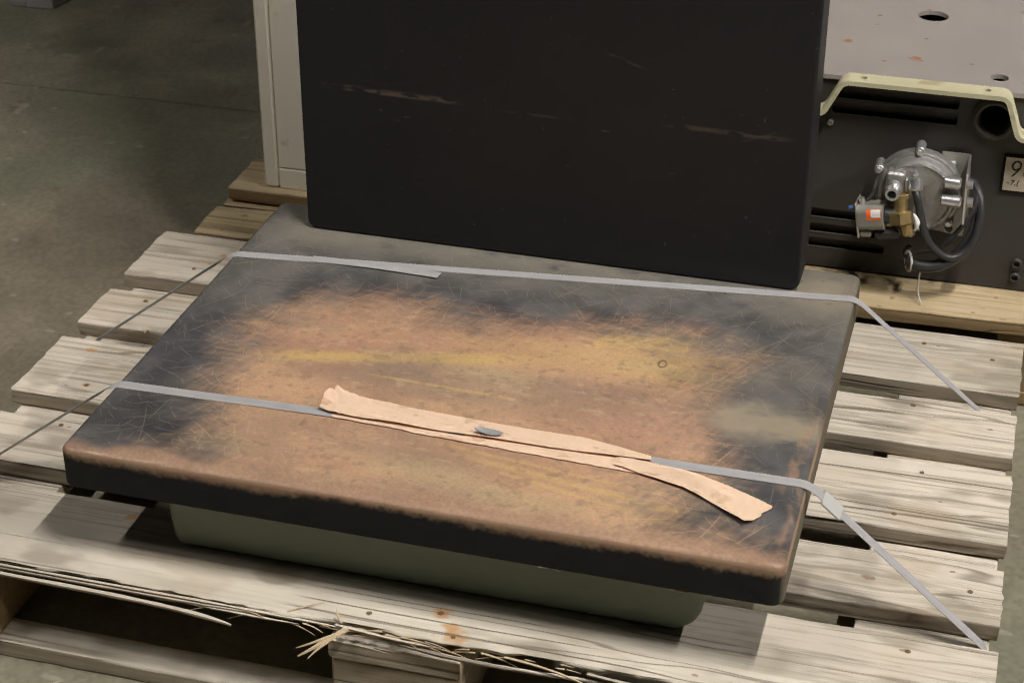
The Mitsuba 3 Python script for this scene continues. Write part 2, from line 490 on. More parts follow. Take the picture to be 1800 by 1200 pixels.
    ym = dr.clip(ym * (0.65 + 0.5 * brush), 0, 1)
    rc = mix(rc, yel, ym)
    patch = smoothstep(0.006, -0.004, dr.maximum(dr.abs(x - 0.150 - 0.3 * (y - 0.12)) - 0.052, dr.abs(y - 0.123 - 0.12 * (x - 0.15)) - 0.014) + 0.02 * nz + 0.010 * fib)
    rc = mix(rc, mi.Color3f(0.55, 0.37, 0.13), 0.55 * patch)
    pit = smoothstep(0.60, 0.78, fbm(x * 95, y * 120, 6.0, 3))
    rc = mix(rc, mi.Color3f(0.20, 0.135, 0.09), 0.40 * pit)
    pale = smoothstep(0.62, 0.80, fbm(x * 60 + 9, y * 140, 16.0, 3))
    rc = mix(rc, mi.Color3f(0.50, 0.37, 0.24), 0.30 * pale)
    rc = rc * (0.91 + 0.18 * fine)
    # thinly covered steel shows through here and there; hair scratches carry the rust out over the black
    thin = smoothstep(0.40, 0.70, fbm(x * 9 + 2, y * 16, 12.0, 4))
    rust = rust * (1 - 0.26 * thin) * (1 - 0.55 * film)
    rust = dr.clip(rust + 0.30 * dr.maximum(sc, bs) * smoothstep(0.02, 0.3, rust), 0, 1)
    col = mix(col, rc, rust * 0.92)
    ring = dr.abs(dr.sqrt(sq((x - 0.183) / 0.6) + sq(y - 0.081)) - 0.0075)
    col = mix(col, mi.Color3f(0.10, 0.07, 0.05), 0.7 * smoothstep(0.003, 0.001, ring))
    ec = mix((0.25, 0.155, 0.105), (0.345, 0.225, 0.150), fbm(x * 40, y * 40, z * 30, 3))
    col = mix(col, ec * (0.86 + 0.28 * fine), 0.80 * edge)
    # the vertical rims: black, with rust creeping down from the top edge
    down = PLATE['z1'] - z
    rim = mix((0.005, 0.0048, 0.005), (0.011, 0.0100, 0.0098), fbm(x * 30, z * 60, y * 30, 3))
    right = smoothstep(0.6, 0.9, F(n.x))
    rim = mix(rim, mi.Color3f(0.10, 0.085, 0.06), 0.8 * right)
    creep = smoothstep(0.0165, 0.0050, down - 0.013 * (fbm(x * 11, y * 11, 4.0, 2) - 0.5) - 0.009 * (fbm(x * 70, y * 70, z * 40, 3) - 0.5) - 0.004 * (noise(x * 330, y * 330, z * 240) - 0.5))
    rim = mix(rim, mix((0.24, 0.135, 0.09), (0.27, 0.19, 0.12), fbm(x * 60, y * 60, 9.0, 3)), 0.9 * creep * smoothstep(0.05, -0.05, y))
    fleck = smoothstep(0.80, 0.9, fbm(x * 160, z * 190, y * 150, 3))
    rim = mix(rim, mi.Color3f(0.09, 0.07, 0.045), 0.4 * fleck)
    return mix(rim, col, top)


def plate_rough(p, n, uv):
    x, y, z, rust, edge, nz, fib = plate_masks(p)
    side = smoothstep(0.5, 0.1, F(n.z))
    return dr.clip(0.36 + 0.30 * rust + 0.16 * fbm(x * 50, y * 50, z * 50, 3) + 0.25 * side - 0.30 * smoothstep(0.25, 0.5, F(n.z)) * smoothstep(0.98, 0.9, F(n.z)) * (0.4 + 0.8 * noise(x * 90, y * 90, 3.0)), 0.2, 0.9)


def plate_bump(p, n, uv):
    x, y, z = F(p.x), F(p.y), F(p.z)
    return fbm(x * 60, y * 60, z * 60, 3) + 0.5 * noise(x * 260, y * 260, z * 260)


M('mat_plate', pr(proc(plate_color), proc(plate_rough), spec=0.36, bump=plate_bump, scale=0.0005, eps=0.0008))


def slab_color(p, n, uv):
    x, y, z = F(p.x), F(p.y), F(p.z)
    col = mix((0.0072, 0.0074, 0.0088), (0.0120, 0.0120, 0.0135), fbm(x * 14, z * 14, y * 14, 4))
    for x0, z0, x1, z1, w, a in ((-0.33, 0.356, -0.10, 0.351, 0.006, 0.8), (-0.29, 0.353, -0.16, 0.351, 0.003, 0.7), (-0.10, 0.348, 0.02, 0.345, 0.003, 0.35), (0.12, 0.353, 0.30, 0.350, 0.005, 0.6), (0.05, 0.44, 0.11, 0.42, 0.003, 0.35), (0.20, 0.33, 0.285, 0.365, 0.0025, 0.25)):
        t = seg_streak(x, z, x0, z0, x1, z1, w)
        col = mix(col, mi.Color3f(0.095, 0.070, 0.052), 0.75 * a * t * smoothstep(0.35, 0.65, fbm(x * 60, z * 200, 3.0, 3)))
    sc = hairs(x, z, 0.09, 31, 0.0008, 0.35)
    col = mix(col, mi.Color3f(0.05, 0.045, 0.04), 0.18 * sc)
    speck = smoothstep(0.965, 0.985, noise(x * 130, z * 170, 5.0))
    col = mix(col, mi.Color3f(0.11, 0.105, 0.10), 0.35 * speck)
    return col


M('mat_slab', pr(proc(slab_color), 0.48, spec=0.32, bump=plate_bump, scale=0.0004, eps=0.0008))


def green_color(p, n, uv):
    x, y, z = F(p.x), F(p.y), F(p.z)
    col = mix((0.150, 0.185, 0.132), (0.220, 0.250, 0.190), fbm(x * 12, z * 26, y * 12, 4))
    wear = smoothstep(0.66, 0.74, fbm(x * 30 + 3, z * 50, y * 30, 4))
    col = mix(col, mi.Color3f(0.20, 0.17, 0.10), 0.5 * wear)
    return col


M('mat_green', pr(proc(green_color), 0.5, spec=0.4, bump=plate_bump, scale=0.0008, eps=0.001))


def floor_color(p, n, uv):
    x, y = F(p.x), F(p.y)
    a = fbm(x * 1.7, y * 1.7, 2.0, 4)
    b = fbm(x * 9, y * 9, 5.0, 4)
    col = mix((0.175, 0.165, 0.120), (0.300, 0.275, 0.205), smoothstep(0.25, 0.75, 0.55 * a + 0.45 * b))
    col = mix(col, mi.Color3f(0.17, 0.18, 0.13), 0.5 * smoothstep(0.5, 0.7, fbm(x * 3.2 + 8, y * 3.2, 1.0, 3)))
    col = mix(col, mi.Color3f(0.225, 0.180, 0.140), 0.5 * smoothstep(0.45, 0.62, fbm(x * 1.3 + 2.2, y * 1.3 + 0.4, 4.0, 3)))
    red = smoothstep(0.86, 0.95, noise(x * 16, y * 16, 9.0)) * smoothstep(0.4, 0.7, noise(x * 90, y * 90, 2.0))
    col = mix(col, mi.Color3f(0.16, 0.08, 0.06), 0.35 * red)
    white = smoothstep(0.93, 0.97, noise(x * 34 + 3, y * 34, 19.0))
    col = mix(col, mi.Color3f(0.45, 0.44, 0.38), 0.25 * white)
    fine = noise(x * 160, y * 160, 1.0)
    return col * (0.88 + 0.24 * fine)


M('mat_floor', pr(proc(floor_color), 0.42, spec=0.35))
M('mat_joint', pr((0.03, 0.028, 0.024), 0.9, spec=0.1))


def paper_color(p, n, uv):
    x, y, z = F(p.x), F(p.y), F(p.z)
    f = noise(x * 500, y * 160, z * 100)
    col = mix((0.59, 0.425, 0.305), (0.70, 0.515, 0.380), fbm(x * 22, y * 40, z * 30, 3) * 0.7 + 0.3 * f)
    return mix(col, mi.Color3f(0.42, 0.26, 0.15), 0.5 * smoothstep(0.66, 0.78, fbm(x * 50, y * 90, 5.0, 3)))


def paper_bump(p, n, uv):
    x, y, z = F(p.x), F(p.y), F(p.z)
    return fbm(x * 90, y * 170, z * 90, 4) + 1.5 * smoothstep(0.06, 0.0, dr.abs(fbm(x * 14 + 3, y * 60, 2.0, 2) - 0.5))


M('mat_paper', pr(proc(paper_color), 0.85, spec=0.2, bump=paper_bump, scale=0.0009, eps=0.0006))


def strap_color(p, n, uv):
    x, y = F(p.x), F(p.y)
    return mix((0.285, 0.278, 0.285), (0.365, 0.357, 0.362), fbm(x * 30, y * 200, 3.0, 3))


M('mat_strap', pr(proc(strap_color), 0.45, spec=0.4))
M('mat_seal', pr((0.40, 0.40, 0.385), 0.5, spec=0.4))
M('mat_tape', pr((0.25, 0.25, 0.26), 0.4, spec=0.5))


def cab_color(p, n, uv):
    x, y, z = F(p.x), F(p.y), F(p.z)
    col = mix((0.68, 0.645, 0.555), (0.75, 0.71, 0.615), fbm(x * 9, y * 9, z * 9, 3))
    return mix(col, mi.Color3f(0.30, 0.27, 0.21), 0.35 * smoothstep(0.68, 0.78, fbm(x * 40, y * 40, z * 30, 3)))


M('mat_cabinet', pr(proc(cab_color), 0.5, spec=0.4))


def pale_color(p, n, uv):
    x, y, z = F(p.x), F(p.y), F(p.z)
    col = mix((0.255, 0.232, 0.222), (0.31, 0.280, 0.262), fbm(x * 8, y * 8, z * 8, 3))
    rust = F(0)
    for sx, sy, s in ((0.402, 0.755, 0.010), (0.300, 0.80, 0.009), (0.545, 0.99, 0.008), (0.335, 0.92, 0.004), (0.335, 0.88, 0.004), (0.41, 0.84, 0.003), (0.405, 0.965, 0.004), (0.480, 0.755, 0.003), (0.36, 0.735, 0.003)):
        d = dr.sqrt(sq((x - sx) / 1.3) + sq(y - sy)) / s
        rust = dr.maximum(rust, smoothstep(1.0, 0.3, d + 0.9 * (noise(x * 260, y * 260) - 0.5)))
    return mix(col, mi.Color3f(0.30, 0.11, 0.04), 0.8 * rust)


M('mat_pale', pr(proc(pale_color), 0.45, spec=0.4))


def panel_color(p, n, uv):
    x, y, z = F(p.x), F(p.y), F(p.z)
    col = mix((0.034, 0.031, 0.0285), (0.053, 0.0485, 0.045), fbm(x * 14, z * 14, y * 10, 4))
    dust = smoothstep(0.5, 0.8, fbm(x * 5 + 4, z * 5, 2.0, 3))
    col = mix(col, mi.Color3f(0.06, 0.054, 0.046), 0.3 * dust)
    return col


M('mat_lit_lip', pr((0.085, 0.078, 0.070), 0.5, spec=0.4))  # lighter than the panel: lit lower edge of the slots put into colour
M('mat_collar', pr((0.065, 0.060, 0.055), 0.5, spec=0.4))
M('mat_panel', pr(proc(panel_color), 0.5, spec=0.4))


def cream_color(p, n, uv):
    x, y, z = F(p.x), F(p.y), F(p.z)
    col = mix((0.43, 0.405, 0.265), (0.54, 0.505, 0.355), fbm(x * 16, y * 30, z * 30, 3))
    w = smoothstep(0.58, 0.74, fbm(x * 26 + 3, y * 40, z * 36, 3))
    return mix(col, mi.Color3f(0.26, 0.20, 0.10), 0.5 * w)


M('mat_cream', pr(proc(cream_color), 0.5, spec=0.4))
M('mat_dark', pr((0.012, 0.012, 0.012), 0.8, spec=0.1))
M('mat_hole_shade', pr((0.05, 0.048, 0.045), 0.45, metallic=0.5))  # dark fill that stands for the shade in the bracket holes
M('mat_rubber', pr((0.030, 0.030, 0.032), 0.42, spec=0.5))


def alu_color(p, n, uv):
    x, y, z = F(p.x), F(p.y), F(p.z)
    return mix((0.34, 0.33, 0.32), (0.56, 0.55, 0.54), fbm(x * 120, z * 120, y * 120, 3))


def alu_bump(p, n, uv):
    x, y, z = F(p.x), F(p.y), F(p.z)
    return noise(x * 700, y * 700, z * 700) + noise(x * 300, y * 300, z * 300)


M('mat_cast_alu', pr(proc(alu_color), 0.46, metallic=0.75, spec=0.5, bump=alu_bump, scale=0.0005, eps=0.0004))
M('mat_zinc', pr((0.66, 0.66, 0.67), 0.28, metallic=0.85))
M('mat_galv', pr((0.36, 0.35, 0.31), 0.42, metallic=0.55))


def brass_color(p, n, uv):
    x, y, z = F(p.x), F(p.y), F(p.z)
    return mix((0.34, 0.25, 0.11), (0.55, 0.42, 0.20), fbm(x * 130, y * 130, z * 130, 3))


M('mat_brass', pr(proc(brass_color), 0.38, metallic=0.8))
M('mat_coil', pr((0.33, 0.32, 0.29), 0.4, metallic=0.4))
M('mat_orange', pr((0.85, 0.16, 0.03), 0.5))
M('mat_white', pr((0.78, 0.77, 0.74), 0.5))
M('mat_tie', pr((0.50, 0.48, 0.43), 0.5))
M('mat_blue', pr((0.05, 0.14, 0.36), 0.5))
M('mat_ink', pr((0.02, 0.018, 0.012), 0.6))


def label_color(p, n, uv):
    x, z = F(p.x), F(p.z)
    return mix((0.40, 0.35, 0.27), (0.62, 0.54, 0.45), fbm(x * 50, z * 50, 1.0, 3) * 0.6 + 0.4 * smoothstep(0.16, 0.19, z))


M('mat_label', pr(proc(label_color), 0.6))
M('mat_foot', pr((0.34, 0.34, 0.34), 0.5, spec=0.4))
M('mat_lamp_case', pr((0.75, 0.75, 0.72), 0.5))

# ----------------------------------------------------------------------------- the setting: concrete floor with one joint
J0 = 1.298
jd = 0.008
fl = []
for y0, y1 in ((-14.0, J0 - 0.0025), (J0 + 0.0025, 16.0)):
    fl.append(trimesh.Trimesh([(-14, y0, Z0), (14, y0, Z0), (14, y1, Z0), (-14, y1, Z0)], [(0, 1, 2), (0, 2, 3)], process=False))
    yy = y1 if y1 < 2 else y0
    f = [(0, 1, 2), (0, 2, 3)]
    fl.append(trimesh.Trimesh([(-14, yy, Z0), (14, yy, Z0), (14, yy, Z0 - jd), (-14, yy, Z0 - jd)], f, process=False))
k = obj('floor', trimesh.util.concatenate(fl), 'mat_floor', smooth=False)
tag(k, kind='structure', label='greenish grey concrete floor with a thin joint line')
k = obj('joint_filler', trimesh.Trimesh([(-14, J0 - 0.0025, Z0 - jd), (14, J0 - 0.0025, Z0 - jd), (14, J0 + 0.0025, Z0 - jd), (-14, J0 + 0.0025, Z0 - jd)], [(0, 1, 2), (0, 2, 3)], process=False), 'mat_joint', 'floor', smooth=False)

# lamps: fluorescent tubes in open battens under the ceiling; the dim ones are added fill
for i, (lx, ly, lz, ln, rad) in enumerate(LAMPS):
    key = thing('ceiling_or_fill_lamp', ['long white tube lamp hanging high on the right of the pallets', 'long white tube lamp hanging high on the left of the pallets',
                                 'added dim fill lamp high behind the viewer on the right', 'added dim fill lamp high behind the viewer on the left', 'tube lamp far over on the right side',
                                 'added dim fill lamp far over on the left side', 'added dim fill lamp far beyond the machine on the right', 'added dim fill lamp far beyond the cabinet on the left'][i], 'lamp', 'tube lamps under the ceiling')
    obj('housing', box(lx - 0.06, lx + 0.06, ly - ln / 2 - 0.04, ly + ln / 2 + 0.04, lz + 0.012, lz + 0.06, 0.004), 'mat_lamp_case', key)
    w = 0.03
    q = trimesh.Trimesh([(lx - w, ly - ln / 2, lz), (lx - w, ly + ln / 2, lz), (lx + w, ly + ln / 2, lz), (lx + w, ly - ln / 2, lz)], [(0, 1, 2), (0, 2, 3)], process=False)
    scene[key + '__tube'] = {**mikit.ply(q, 'mat_lamp_case', smooth=False), 'emitter': {'type': 'area', 'radiance': {'type': 'rgb', 'value': (LAMP_TINT * rad).tolist()}}}


# ----------------------------------------------------------------------------- pallets
def board(x0, x1, y0, y1, z0, z1, seed=0, wob=0.0012, edge=None, n=70, axis='x', rot=0.0, jag=0.0030, wear=0.0022):
    """A sawn plank along x (or y): worn, slightly wavy edges, bowed, ends a little ragged. edge='thin': the front lower half is split away."""
    if axis == 'y':
        m = board(y0, y1, -x1, -x0, z0, z1, seed, wob, edge, n, 'x', 0.0, jag, wear)
        v = np.array(m.vertices)
        m.vertices = np.c_[-v[:, 1], v[:, 0], v[:, 2]]
        return m
    r = np.random.default_rng(seed + 100)
    c = wear
    base = [(y0, z0 + c), (y0, z1 - c), (y0 + c * .4, z1 - c * .3), (y0 + c * 1.3, z1)]
    base += [(y0 + (y1 - y0) * t, z1) for t in np.linspace(0.12, 0.88, 9)]
    base += [(y1 - c * 1.3, z1), (y1 - c * .4, z1 - c * .3), (y1, z1 - c), (y1, z0 + c), (y1 - c, z0), (y0 + c, z0)]
    if edge == 'thin':
        base[0] = (y0 + 0.001, z1 - 0.0055)
        base[-1] = (y0 + 0.030, z0)
    base = np.array(base)
    X = np.linspace(x0, x1, n)
    cup = r.normal(0, 0.0006)
    secs = []
    ph = r.uniform(0, 50, 8)
    for i, x in enumerate(X):
        s = base.copy()
        q = np.array([[x * 9 + ph[0], 0.0, k * 0.9 + ph[1]] for k in range(len(s))])
        d1 = meshkit.noise(q, seed) - 0.5
        q2 = np.array([[x * 40 + ph[2], 3.0, k * 1.7 + ph[3]] for k in range(len(s))])
        d2 = meshkit.noise(q2, seed + 5) - 0.5
        lowf = np.array([0.8] * len(s))
        s[:, 0] += (d1 * 2.2 + d2 * 1.0) * wob * np.where((s[:, 0] < y0 + 0.02), 1, np.where(s[:, 0] > y1 - 0.02, 1, 0))
        s[:, 1] += (d1 * 0.5 + d2 * 0.35) * wob * 0.8
        if edge == 'thin':
            s[0, 1] += d2[0] * 0.006
            s[0:3, 0] += (meshkit.noise(np.array([[x * 16, 7.0, 1.0]]), seed + 2)[0] - 0.5) * 0.008 + (meshkit.noise(np.array([[x * 70, 7.0, 1.0]]), seed + 3)[0] - 0.5) * 0.004
        mid = (y0 + y1) / 2
        s[:, 1] += cup * ((s[:, 0] - mid) / (y1 - y0) * 2) ** 2
        xs = np.full(len(s), x)
        if i in (0, n - 1):
            xs = xs + (meshkit.fbm(np.c_[s[:, 0] * 130, s[:, 1] * 60, np.zeros(len(s))], 3, seed + 9) - 0.5) * 2 * jag
        secs.append(np.c_[xs, s])
    m = loft(np.array(secs))
    if rot:
        c0 = np.array([x0, y0, 0])
        R = trimesh.transformations.rotation_matrix(rot, (0, 0, 1), c0)
        m.apply_transform(R)
    return m


TH = 0.022
pal = thing('wooden_pallet', 'grey weathered wooden pallet with gaps between its boards, carrying the rusty table', 'pallet')
decks = [('x', -0.668, 0.600, 0.3704, 0.5147), ('x', -0.666, 0.599, 0.2222, 0.3244), ('x', -0.665, 0.600, 0.0308, 0.1791), ('x', -0.664, 0.600, -0.1210, -0.0169), ('x', -0.666, 0.601, -0.3085, -0.1650)]
deck_keys = []
for i, (_, x0, x1, y0, y1) in enumerate(decks):
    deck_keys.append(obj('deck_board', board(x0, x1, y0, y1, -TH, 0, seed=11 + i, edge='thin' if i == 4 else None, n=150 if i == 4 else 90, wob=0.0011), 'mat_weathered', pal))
tag(deck_keys[4], label='front deck board with a split and splintered front edge')
COLX = ((-0.655, -0.515), (-0.099, 0.051), (0.448, 0.593))
for i, (a, b) in enumerate(COLX):
    # stringer boards, each cut short of the deck edge a little, butted under the deck boards
    obj('stringer_board', board(a, b, -0.312, 0.512, -0.0445, -0.0225, seed=31 + i, axis='y', n=50), 'mat_weathered', pal)
    for y0, y1 in ((-0.310, -0.170), (0.04, 0.16), (0.375, 0.505)):
        obj('block', box(a + 0.002, b - 0.002, y0, y1, -0.1215, -0.045, 0.003), 'mat_fresh' if i == 0 and y0 < 0 else 'mat_weathered', pal)
for y0, y1, s in ((-0.301, -0.258, 41), (0.05, 0.15, 42), (0.39, 0.50, 43)):
    obj('bottom_board', board(-0.662, 0.597, y0, y1, Z0 + 0.0005, -0.122, seed=s), 'mat_weathered', pal)
NAILS = [(0, 0.47, .478), (0, .485, .405), (0, .562, .457), (0, -.60, .47), (0, -.575, .41), (0, -.55, .455), (1, .47, .312), (1, .555, .245), (1, -.60, .30), (1, -.565, .25), (2, .494, .157), (2, .56, .07), (2, .47, .06), (2, -.611, .152), (2, -.575, .068), (2, -.62, .10),
         (3, .566, -.068), (3, .475, -.10), (3, -.561, -.029), (3, -.60, -.095), (4, .509, -.191), (4, .56, -.27), (4, .47, -.29), (4, .015, -.263), (4, -.06, -.284), (4, .040, -.299), (4, -.62, -.20)]
nail_m = lathe([(0, 0.0006), (0.0022, 0.0005), (0.0034, 0.0), (0.0034, -0.002), (0, -0.002)], (0, 0, 0), (0, 0, 1), 10)
nail_ply = mikit.ply(nail_m, 'mat_nail', smooth=35)
for b, x, y in NAILS[::2] + NAILS[23:26:2]:
    scene[key_of(deck_keys[b] + '__nail')] = {**nail_ply, 'to_world': T().translate([x, y, 0.0004])}


def sliver(pts, w, th, tip=0.15, n=40, seed=1):
    """A long split-off strip of wood, tapered at the far end."""
    path = spline(pts, n)
    r = np.random.default_rng(seed)
    tan = np.gradient(path, axis=0); tan /= np.linalg.norm(tan, axis=1, keepdims=True)
    t = np.linspace(0, 1, n)
    prof = np.minimum(1, (1 - t) / tip * 0.85 + 0.15) * (1 + 0.15 * np.interp(t * n, np.arange(n), r.normal(0, 1, n)))
    secs = []
    up = np.array([0, 0, 1.0])
    for q, d, s in zip(path, tan, prof):
        side = np.cross(d, up); side /= np.linalg.norm(side); u = np.cross(side, d)
        secs.append([q + side * a * w * s / 2 + u * b * th * (0.6 + 0.4 * s) / 2 for a, b in ((-1, -.6), (-.8, 1), (.8, .9), (1, -.4), (.3, -1))])
    return loft(secs)


front = deck_keys[4]
sl = [([(-0.70, -0.313, -0.010), (-0.487, -0.316, -0.011), (-0.33, -0.321, -0.009), (-0.25, -0.326, -0.009), (-0.203, -0.330, -0.012)], 0.006, 0.004, 0.10, 'mat_weathered'),
      ([(-0.70, -0.311, -0.006), (-0.45, -0.312, -0.0055), (-0.28, -0.313, -0.005), (-0.17, -0.312, -0.004)], 0.005, 0.003, 0.25, 'mat_weathered'),
      ([(-0.66, -0.309, -0.003), (-0.40, -0.311, -0.0025), (-0.20, -0.311, -0.0025), (-0.06, -0.311, -0.005)], 0.004, 0.0022, 0.2, 'mat_weathered'),
      ([(-0.27, -0.3135, -0.006), (-0.18, -0.3145, -0.007), (-0.13, -0.313, -0.008)], 0.003, 0.002, 0.4, 'mat_weathered'),
      ([(-0.076, -0.311, -0.003), (-0.097, -0.335, -0.010), (-0.118, -0.350, -0.020)], 0.006, 0.003, 0.5, 'mat_splinter'),
      ([(-0.074, -0.313, -0.003), (-0.092, -0.336, -0.008), (-0.106, -0.352, -0.019)], 0.004, 0.002, 0.5, 'mat_splinter'),
      ([(-0.074, -0.311, -0.004), (-0.100, -0.333, -0.008), (-0.124, -0.340, -0.018)], 0.0035, 0.002, 0.5, 'mat_splinter'),
      ([(-0.09, -0.309, -0.003), (-0.065, -0.312, -0.003), (-0.01, -0.314, -0.005), (0.03, -0.312, -0.007)], 0.004, 0.0025, 0.4, 'mat_weathered'),
      ([(-0.02, -0.313, -0.010), (0.06, -0.317, -0.013), (0.14, -0.315, -0.014), (0.22, -0.312, -0.013)], 0.005, 0.003, 0.2, 'mat_weathered'),
      ([(-0.082, -0.309, 0.001), (-0.088, -0.306, 0.010), (-0.090, -0.302, 0.014)], 0.003, 0.0015, 0.6, 'mat_splinter'),
      ([(0.10, -0.311, -0.004), (0.16, -0.317, -0.007), (0.20, -0.326, -0.012)], 0.003, 0.0018, 0.4, 'mat_splinter'),
      ([(0.19, -0.3115, -0.006), (0.25, -0.314, -0.008), (0.31, -0.312, -0.008)], 0.004, 0.0025, 0.4, 'mat_weathered'),
      ([(-0.146, -0.306, 0.001), (-0.128, -0.294, 0.003), (-0.110, -0.281, 0.004)], 0.0016, 0.001, 0.5, 'mat_splinter')]
for i, (pts, w, th, tip, mt) in enumerate(sl):
    obj('splinter', sliver(pts, w, th, tip, seed=i), mt, front)
fr = np.random.default_rng(5)
fib = []
for k in range(64):
    x = fr.uniform(-0.66, 0.56) if k < 38 else fr.normal(-0.06, 0.07)
    L = fr.uniform(0.008, 0.045)
    y, z = -0.3095 + fr.uniform(-0.004, 0.002), fr.uniform(-0.008, -0.001)
    dz, dy = -abs(fr.normal(0, 0.12)) * L, -abs(fr.normal(0, 0.10)) * L
    d = 1 if fr.random() < 0.6 else -1
    fib.append(sliver([(x, y, z), (x + d * L * 0.5, y + dy * 0.3, z + dz * 0.3), (x + d * L, y + dy, z + dz)], fr.uniform(0.0010, 0.0024), fr.uniform(0.0008, 0.0015), 0.6, n=7, seed=k))
tag(obj('splinter_fringe', trimesh.util.concatenate(fib), 'mat_splinter', front), kind='stuff')
# a torn chip of wood standing on the third board beside the table, and two on the floor
k = obj('wood_splinter', sliver([(-0.553, 0.212, 0.004), (-0.548, 0.196, 0.018), (-0.541, 0.176, 0.024)], 0.003, 0.0018, 0.4, seed=5), 'mat_splinter')
tag(k, label='thin pale wood splinter poking up beside the left edge of the rusty plate', category='splinter')
for i, (x, y, a, lb) in enumerate(((-0.43, -0.335, 0.9, 'short pale splinter lying on the floor at the bottom left corner, left one'), (-0.375, -0.352, 0.6, 'short pale splinter lying on the floor at the bottom left corner, right one'))):
    d = np.array([math.cos(a), math.sin(a), 0]) * 0.009
    q = np.array([x, y, Z0 + 0.002])
    k = obj('wood_splinter', sliver([q - d, q + [0, 0, 0.001], q + d], 0.003, 0.0015, 0.5, n=10, seed=9 + i), 'mat_splinter')
    tag(k, label=lb, category='splinter')

fp = thing('fresh_pallet', 'newer yellowish wooden pallet behind the grey one, under the machine and the cabinet', 'pallet')
obj('deck_board', board(-0.624, 0.84, 0.520, 0.618, -TH + 0.0005, 0.0005, seed=51, rot=math.radians(2.6), n=100, wob=0.0018), 'mat_fresh', fp)
obj('deck_board', board(-0.622, 0.82, 0.626, 0.770, -TH - 0.002, -0.002, seed=52, rot=math.radians(2.0), n=80), 'mat_fresh', fp)
for i, y0 in enumerate((0.90, 1.10, 1.30, 1.50)):
    obj('deck_board', board(-0.50, 0.82, y0, y0 + 0.13, -TH - 0.002, -0.002, seed=54 + i, n=30), 'mat_fresh', fp)
obj('raised_plank', board(-0.616, -0.10, 0.637, 0.752, 0.0008, 0.0228, seed=53, rot=math.radians(0.6), n=60), 'mat_fresh', fp)
obj('raised_plank', board(-0.56, -0.10, 0.95, 1.06, 0.0008, 0.0228, seed=57, n=30), 'mat_fresh', fp)
for i, (a, b) in enumerate(((-0.60, -0.46), (0.0, 0.14), (0.566, 0.70))):
    obj('stringer_board', board(a, b, 0.59, 1.60, -0.0465, -0.0245, seed=61 + i, axis='y', n=40), 'mat_fresh', fp)
    for y0, y1 in ((0.592, 0.70), (1.05, 1.19), (1.48, 1.60)):
        obj('block', box(a + (0.03 if i == 2 else 0.002), b - 0.002, y0, y1, -0.1215, -0.047, 0.003), 'mat_fresh', fp)
obj('bottom_board', board(-0.55, 0.80, 0.592, 0.70, Z0 + 0.0005, -0.122, seed=65), 'mat_fresh', fp)
obj('bottom_board', board(-0.55, 0.80, 1.48, 1.60, Z0 + 0.0005, -0.122, seed=66), 'mat_fresh', fp)

# ----------------------------------------------------------------------------- the table: rusty steel plate on a green cast base
ROT = trimesh.transformations.rotation_matrix(math.radians(-0.2), (0, 0, 1))
tab = thing('steel_table', 'low table of a rusty steel plate on a green base, strapped to the grey pallet', 'table')
pl = ngon(rpoly(PLATE['x0'], PLATE['x1'], PLATE['y0'], PLATE['y1'], 0.014), 0.01)
mesh = rounded_slab(pl, PLATE['z0'], PLATE['z1'], 0.008, 0.003)
mesh.apply_transform(ROT)
tag(obj('top_plate', mesh, 'mat_plate', tab, smooth=40), label='black steel plate worn to orange brown rust in the middle and along its front edge')
# base: cast tray, walls lean in towards the bottom
rings = []
for ins, z in ((0.034, 0.0006), (0.022, 0.004), (0.012, 0.012), (0.006, 0.024), (0.002, 0.045), (0.0, 0.07), (0.0, 0.0953)):
    q = rpoly(-0.322 + ins * 0.25, 0.297 - ins, -0.226 + ins * 0.12, 0.330 - ins, 0.012)
    c = np.array(q.exterior.coords)[:-1]
    rings.append(np.c_[c, np.full(len(c), z)])
tag(obj('base', loft(rings), 'mat_green', tab, smooth=40), label='dull green cast base under the plate')

# the upright slab
SL = dict(x0=-0.3507, x1=0.3112, y0=0.3049, y1=0.3755)
prof = ngon(rpoly(SL['x0'], SL['x1'], 0.1468, 1.02, 0.012), 0.01)
mesh = rounded_slab(prof, SL['y0'], SL['y1'], 0.004, 0.004)
mesh = trimesh.Trimesh(np.array(mesh.vertices)[:, [0, 2, 1]], mesh.faces[:, ::-1], process=False)
mesh.apply_transform(ROT)
k = obj('steel_slab', mesh, 'mat_slab', smooth=40)
tag(k, label='tall black steel slab standing upright on the back of the rusty plate', category='slab')

# ----------------------------------------------------------------------------- straps
def bend_path(pts, r=0.010, n=7):
    """Polyline with rounded corners."""
    P = np.asarray(pts, float)
    out = [P[0]]
    for a, b, c in zip(P[:-2], P[1:-1], P[2:]):
        d1, d2 = a - b, c - b
        l = min(r, np.linalg.norm(d1) * .45, np.linalg.norm(d2) * .45)
        s, e = b + d1 / np.linalg.norm(d1) * l, b + d2 / np.linalg.norm(d2) * l
        out += [(1 - t) ** 2 * s + 2 * t * (1 - t) * b + t * t * e for t in np.linspace(0, 1, n)]
    out.append(P[-1])
    out = np.array(out)
    dense = [out[0]]
    for a, b in zip(out[:-1], out[1:]):
        k = max(1, int(np.linalg.norm(b - a) / 0.02))
        dense += [a + (b - a) * i / k for i in range(1, k + 1)]
    return np.array(dense)


zt = PLATE['z1'] + 0.0008


def strap_dir(path, flat):
    """Width direction: flat on the plate, twisted a little where the strap runs down on the left."""
    t = np.clip((path[:, :1] + 0.4130) / -0.03, 0, 1)
    return (1 - t) * np.asarray(flat, float) + t * np.array([0.17, 0.94, -0.30])


